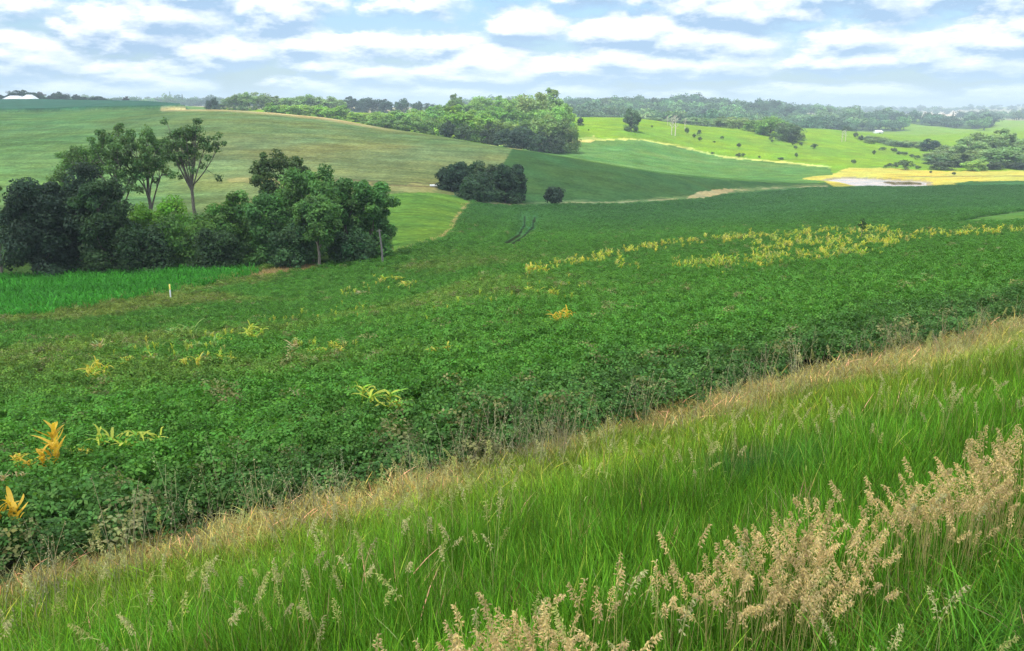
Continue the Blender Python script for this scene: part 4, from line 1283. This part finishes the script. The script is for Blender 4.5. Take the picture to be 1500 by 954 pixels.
# loose ones through the green
m = 4600
X = rng.uniform(-9, 22, m); qq = rng.uniform(1.2, 8.2, m); Y = (qq - QN[0] * X) / QN[1]
ok = (Y > 2.4) & (Y < 30) & in_view(X, Y, 100) & (fbm(X * .6, Y * .6, 3) > .44) & (rng.random(m) < .75)
X2, Y2 = X[ok], Y[ok]
X = np.r_[X1, X2]; Y = np.r_[Y1, Y2]; n = len(X); n1 = len(X1); print('brome', n1, n)
tn = np.where((np.arange(n) < n1)[:, None], np.array([[.66, .53, .265]]), np.array([[.52, .50, .25]])) * rng.uniform(.75, 1.15, (n, 1))
gr_ = (np.arange(n) >= n1) & (rng.random(n) < .5)
tn[gr_] = np.array([.44, .46, .17]) * rng.uniform(.8, 1.2, (gr_.sum(), 1))
sz = rng.uniform(.74, 1.06, n) * np.where(np.arange(n) < n1, .95, 1.0)
scatter('brome_grass', np.stack([X, Y, height(X, Y)], 1), np.stack([rng.normal(size=n) * .10, rng.normal(size=n) * .10, rng.random(n) * 6.28], 1), np.stack([sz * 1.05, sz * 1.05, sz], 1),
        rng.integers(0, 7, n), tn, BRO, 'tan ripe seed heads of tall grass in a band along the roadside')

# dry thin stalks and weeds along the field edge
def stalk_mesh(seed, H=1.0):
    r = np.random.default_rng(seed); mb = MB()
    for k in range(5):
        o_ = np.append(r.normal(size=2) * .10, 0); d = r.normal(size=2) * .12
        h = H * r.uniform(.6, 1.1); t = np.linspace(0, 1, 4)[:, None]
        P = o_ + np.array([d[0], d[1], 0]) * t ** 2 + np.array([0, 0, h]) * t
        mb.tube(P, [.004, .0035, .003, .002], 3)
        for s in range(9):
            p = P[-1] - np.array([0, 0, .03 * s]) + r.normal(size=3) * .012; u = unit(r.normal(size=3)); w = np.cross(u, unit(r.normal(size=3)))
            mb.add([p - u * .014, p - w * .006, p + u * .014, p + w * .006], [(0, 1, 2, 3)], np.ones(3) * r.uniform(.7, 1.2))
    return mb.mesh('dry_stalk', M_DRY)


m = 9000
X = rng.uniform(-12, 32, m); qq = 9.55 + rng.normal(size=m) * .55; Y = (qq - QN[0] * X) / QN[1]
ok = (Y > 5) & (Y < 48) & in_view(X, Y, 100) & (rng.random(m) < (.03 + .24 * smooth(.52, .66, fbm(X * .45 + 5, Y * .45, 3))) * np.interp(X, [-8, 0, 4], [.35, .6, 1]))
X, Y = X[ok], Y[ok]; n = len(X); print('stalk', n)
tn = np.array([[.44, .41, .23]]) * rng.uniform(.5, 1.15, (n, 1)) * (1 + (rng.random((n, 3)) - .5) * .2)
scatter('dry_stalks', np.stack([X, Y, height(X, Y)], 1), np.stack([rng.normal(size=n) * .08, rng.normal(size=n) * .08, rng.random(n) * 6.28], 1),
        np.stack([np.ones(n)] * 2 + [rng.uniform(.35, 1.0, n)], 1), rng.integers(0, 4, n), tn, [stalk_mesh(780 + k) for k in range(4)], 'thin dry weed stalks along the edge of the soybean field')

# rough grass: waterway, meadow edge, pond bank, tan patch
def rough(name, polys, n, tint, h, label, pset):
    P = []
    for poly, tlo, thi in polys:
        a = np.array(poly); x = rng.uniform(a[:, 0].min(), a[:, 0].max(), n); y = rng.uniform(a[:, 1].min(), a[:, 1].max(), n)
        k = inside(poly, x, y); P += [ground(u, v, 45) for u, v in zip(x[k], y[k])]
    P = np.array(P); m_ = len(P)
    tn_ = np.array(tint) * rng.uniform(.7, 1.25, (m_, 1))
    s_ = np.interp(P[:, 1], [60, 150, 300], [2.2, 3.5, 6])[:, None]
    scatter(name, P, np.stack([rng.normal(size=m_) * .1, rng.normal(size=m_) * .1, rng.random(m_) * 6.28], 1), np.concatenate([s_, s_, np.full((m_, 1), h)], 1), rng.integers(0, 4, m_), tn_, pset, label)


rough('tan_grass', [(P_TAN1, 0, 2), ([(572, 378), (605, 368), (652, 354), (668, 342), (676, 320), (696, 296), (688, 294), (668, 318), (660, 338), (645, 348), (600, 362)], 0, 3)], 900, (.36, .29, .13), .9,
      'tan dry grass along the edges of the far bean field', TUF[:4])

m = 260
X = rng.uniform(PX + 3, PX + 15, m); Y = rng.uniform(PY - 6, PY + 4, m)
ok = fbm(X * .35, Y * .35, 3) > .44
X, Y = X[ok], Y[ok]; n = len(X)
scatter('reeds', np.stack([X, Y, np.full(n, PWZ - .1)], 1), np.stack([rng.normal(size=n) * .1, rng.normal(size=n) * .1, rng.random(n) * 6.28], 1), np.full((n, 3), 1.0) * np.array([[4, 4, 1.6]]),
        rng.integers(0, 4, n), np.array([[.16, .15, .07]]) * rng.uniform(.6, 1.2, (n, 1)), TUF[:4], 'brown reeds standing in the shallow pond')

# ------------------------------------------------------------------ air, clouds, sky, sun
SUN_EL, SUN_AZ = R(60), R(218)       # azimuth measured clockwise from +Y: behind and to the left of the viewer
sdir = np.array([math.sin(SUN_AZ) * math.cos(SUN_EL), math.cos(SUN_AZ) * math.cos(SUN_EL), math.sin(SUN_EL)])

hz_m, t = new_mat('haze_air')
pv = t.n('ShaderNodeVolumePrincipled', inp={'Color': (.80, .93, 1, 1), 'Density': .00030, 'Anisotropy': .2})
t.n('ShaderNodeOutputMaterial', inp={'Volume': pv.outputs[0]})
mb = MB(); mb.box((-9500, -60, float(HT.min()) - 1.2), (9500, 7400, 75))
tag(mb.build('haze', hz_m), kind='stuff')

# the cumulus overhead that keeps the near land in shade
CH = 620.0
off = sdir[:2] / sdir[2] * CH
outline = np.array([(-1300, -600), (900, -600), (800, 330), (420, 330), (200, 322), (130, 318), (60, 332), (0, 338), (-60, 352), (-110, 385), (-150, 418), (-185, 430), (-260, 560), (-330, 1000), (-1300, 1000)], float)
op = []
for a_, b_ in zip(outline, np.roll(outline, -1, 0)):
    k_ = max(int(np.hypot(*(b_ - a_)) / 30), 1)
    for s_ in range(k_):
        op.append(a_ + (b_ - a_) * s_ / k_)
op = np.array(op); cen_ = np.array([-150., 150.])
NR = 24
fr = np.concatenate([np.linspace(1, .06, NR)])
top_ = []; bot_ = []
for f_ in fr:
    p = cen_ + (op - cen_) * f_
    if f_ == 1:
        p = p + (np.stack([fbm(op[:, 0] * .02, op[:, 1] * .02, 3), fbm(op[:, 0] * .02 + 50, op[:, 1] * .02, 3)], 1) - .5) * 16
    pk = p + off
    hgt_ = 150 * (1 - f_ ** 6) * (.35 + 1.0 * fbm(p[:, 0] * .006, p[:, 1] * .006, 4))
    top_.append(np.column_stack([pk, CH + 6 + hgt_])); bot_.append(np.column_stack([pk, CH - 25 * (1 - f_ ** 4) * fbm(p[:, 0] * .01, p[:, 1] * .01, 3)]))
K = len(op)
ring = np.concatenate(top_[::-1] + bot_)
a = np.arange(2 * NR - 1)[:, None] * K; b = np.arange(K)[None]; b2 = (b + 1) % K
mb = MB(); mb.add(ring, np.stack([a + b, a + b2, a + K + b2, a + K + b], -1).reshape(-1, 4))
cm_, t = new_mat('cloud_vapour')
df = t.n('ShaderNodeBsdfDiffuse', inp={'Color': (.95, .95, .95, 1)})
tl = t.n('ShaderNodeBsdfTranslucent', inp={'Color': (.98, .98, .98, 1)})
m1 = t.n('ShaderNodeMixShader', inp={0: .6, 1: df.outputs[0], 2: tl.outputs[0]})
tp_ = t.n('ShaderNodeBsdfTransparent', inp={'Color': (1, 1, 1, 1)})
m2 = t.n('ShaderNodeMixShader', inp={0: .62, 1: m1.outputs[0], 2: tp_.outputs[0]})
t.n('ShaderNodeOutputMaterial', inp={'Surface': m2.outputs[0]})
tag(mb.build('cloud', cm_, shade_smooth=True), kind='stuff')

w = bpy.data.worlds.new('World'); sc.world = w; w.use_nodes = True
t = NT(w.node_tree)
sky = t.n('ShaderNodeTexSky', sky_type='NISHITA', sun_disc=False, sun_elevation=SUN_EL, sun_rotation=SUN_AZ, air_density=1.0, dust_density=1.6, ozone_density=1.4)
d = t.n('ShaderNodeTexCoord').outputs['Generated']
sep = t.n('ShaderNodeSeparateXYZ', inp={0: d})
zc = t.math('MAXIMUM', sep.outputs[2], 0.0)


lz = t.math('LOGARITHM', t.math('ADD', zc, .075), math.e)
az_ = t.math('MULTIPLY', t.math('ARCTAN2', sep.outputs[0], sep.outputs[1]), 7.0)


def cloud_density(dv, seed):
    vy = t.math('MULTIPLY', t.math('ADD', lz, dv), 2.8)
    cv = t.n('ShaderNodeCombineXYZ', inp={0: az_, 1: vy, 2: seed}).outputs[0]
    wob = t.n('ShaderNodeTexNoise', inp={'Vector': cv, 'Scale': 2.6, 'Detail': 4, 'Roughness': .65})
    wv = t.n('ShaderNodeVectorMath', operation='MULTIPLY_ADD', inp={0: wob.outputs['Color'], 1: (.6, .6, .0), 2: cv}).outputs[0]
    a = t.noise(cv, .54, 7, .6)
    v2 = t.n('ShaderNodeTexVoronoi', voronoi_dimensions='2D', feature='F1', inp={'Vector': wv, 'Scale': 1.8}).outputs['Distance']
    dd = t.math('ADD', t.math('MULTIPLY', a, .78), .18)
    dd = t.math('SUBTRACT', dd, t.math('MULTIPLY', v2, .26))
    return t.math('ADD', dd, t.math('MULTIPLY', wob.outputs[0], .16))


d0 = cloud_density(0.0, 4.3); d1 = cloud_density(.075, 4.3)
cov_ = t.ramp(d0, (.40, .49, 0, 1))
lit = t.math('ADD', t.math('MULTIPLY', t.math('SUBTRACT', d0, d1), 5.4), .40, True)
cloudc = t.mix(lit, (.245, .365, .52), (.90, .90, .89))
over = t.ramp(sep.outputs[2], (.12, .5, 1.0, 1.75))  # unseen clouds above the view brightened to lift ambient light and haze
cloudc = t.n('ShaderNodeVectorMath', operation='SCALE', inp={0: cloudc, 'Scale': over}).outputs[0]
skyc = t.n('ShaderNodeVectorMath', operation='SCALE', inp={0: t.mix(1.0, sky.outputs[0], (.80, .98, 1.15), 'MULTIPLY'), 'Scale': .105}).outputs[0]
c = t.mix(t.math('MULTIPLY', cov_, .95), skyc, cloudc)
hzf = t.ramp(sep.outputs[2], (-.01, .065, 1.0, 0.0))
c = t.mix(t.math('MULTIPLY', t.math('POWER', hzf, 1.4), .8), c, (.34, .50, .60))
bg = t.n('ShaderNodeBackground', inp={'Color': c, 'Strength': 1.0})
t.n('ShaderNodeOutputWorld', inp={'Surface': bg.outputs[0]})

sl = bpy.data.lights.new('sun', 'SUN'); sl.energy = 3.5; sl.angle = R(.6); sl.color = (1, .97, .91)
so = bpy.data.objects.new('sun', sl); col.objects.link(so)
from mathutils import Vector
so.rotation_euler = Vector(sdir).to_track_quat('Z', 'Y').to_euler()
so.location = (0, 0, 500)

cam = bpy.data.cameras.new('camera'); cam.sensor_fit = 'HORIZONTAL'; cam.sensor_width = 36; cam.lens = F / PW * 36
cam.clip_start = .05; cam.clip_end = 20000
co = bpy.data.objects.new('camera', cam); col.objects.link(co)
co.location = (0, 0, CAMZ); co.rotation_euler = (pi / 2 - PITCH, 0, 0)
sc.camera = co
vs = sc.view_settings
vs.view_transform = 'Standard'; vs.look = 'None'; vs.exposure = 0.8; vs.gamma = 1; vs.use_curve_mapping = False
sc.render.engine = 'CYCLES'
cy = sc.cycles
cy.use_denoising = True
cy.denoiser = 'OPENIMAGEDENOISE'; cy.denoising_input_passes = 'RGB_ALBEDO_NORMAL'; cy.denoising_prefilter = 'NONE'; cy.denoising_quality = 'HIGH'
cy.max_bounces = 6; cy.diffuse_bounces = 3; cy.transparent_max_bounces = 8; cy.volume_bounces = 0; cy.transmission_bounces = 3
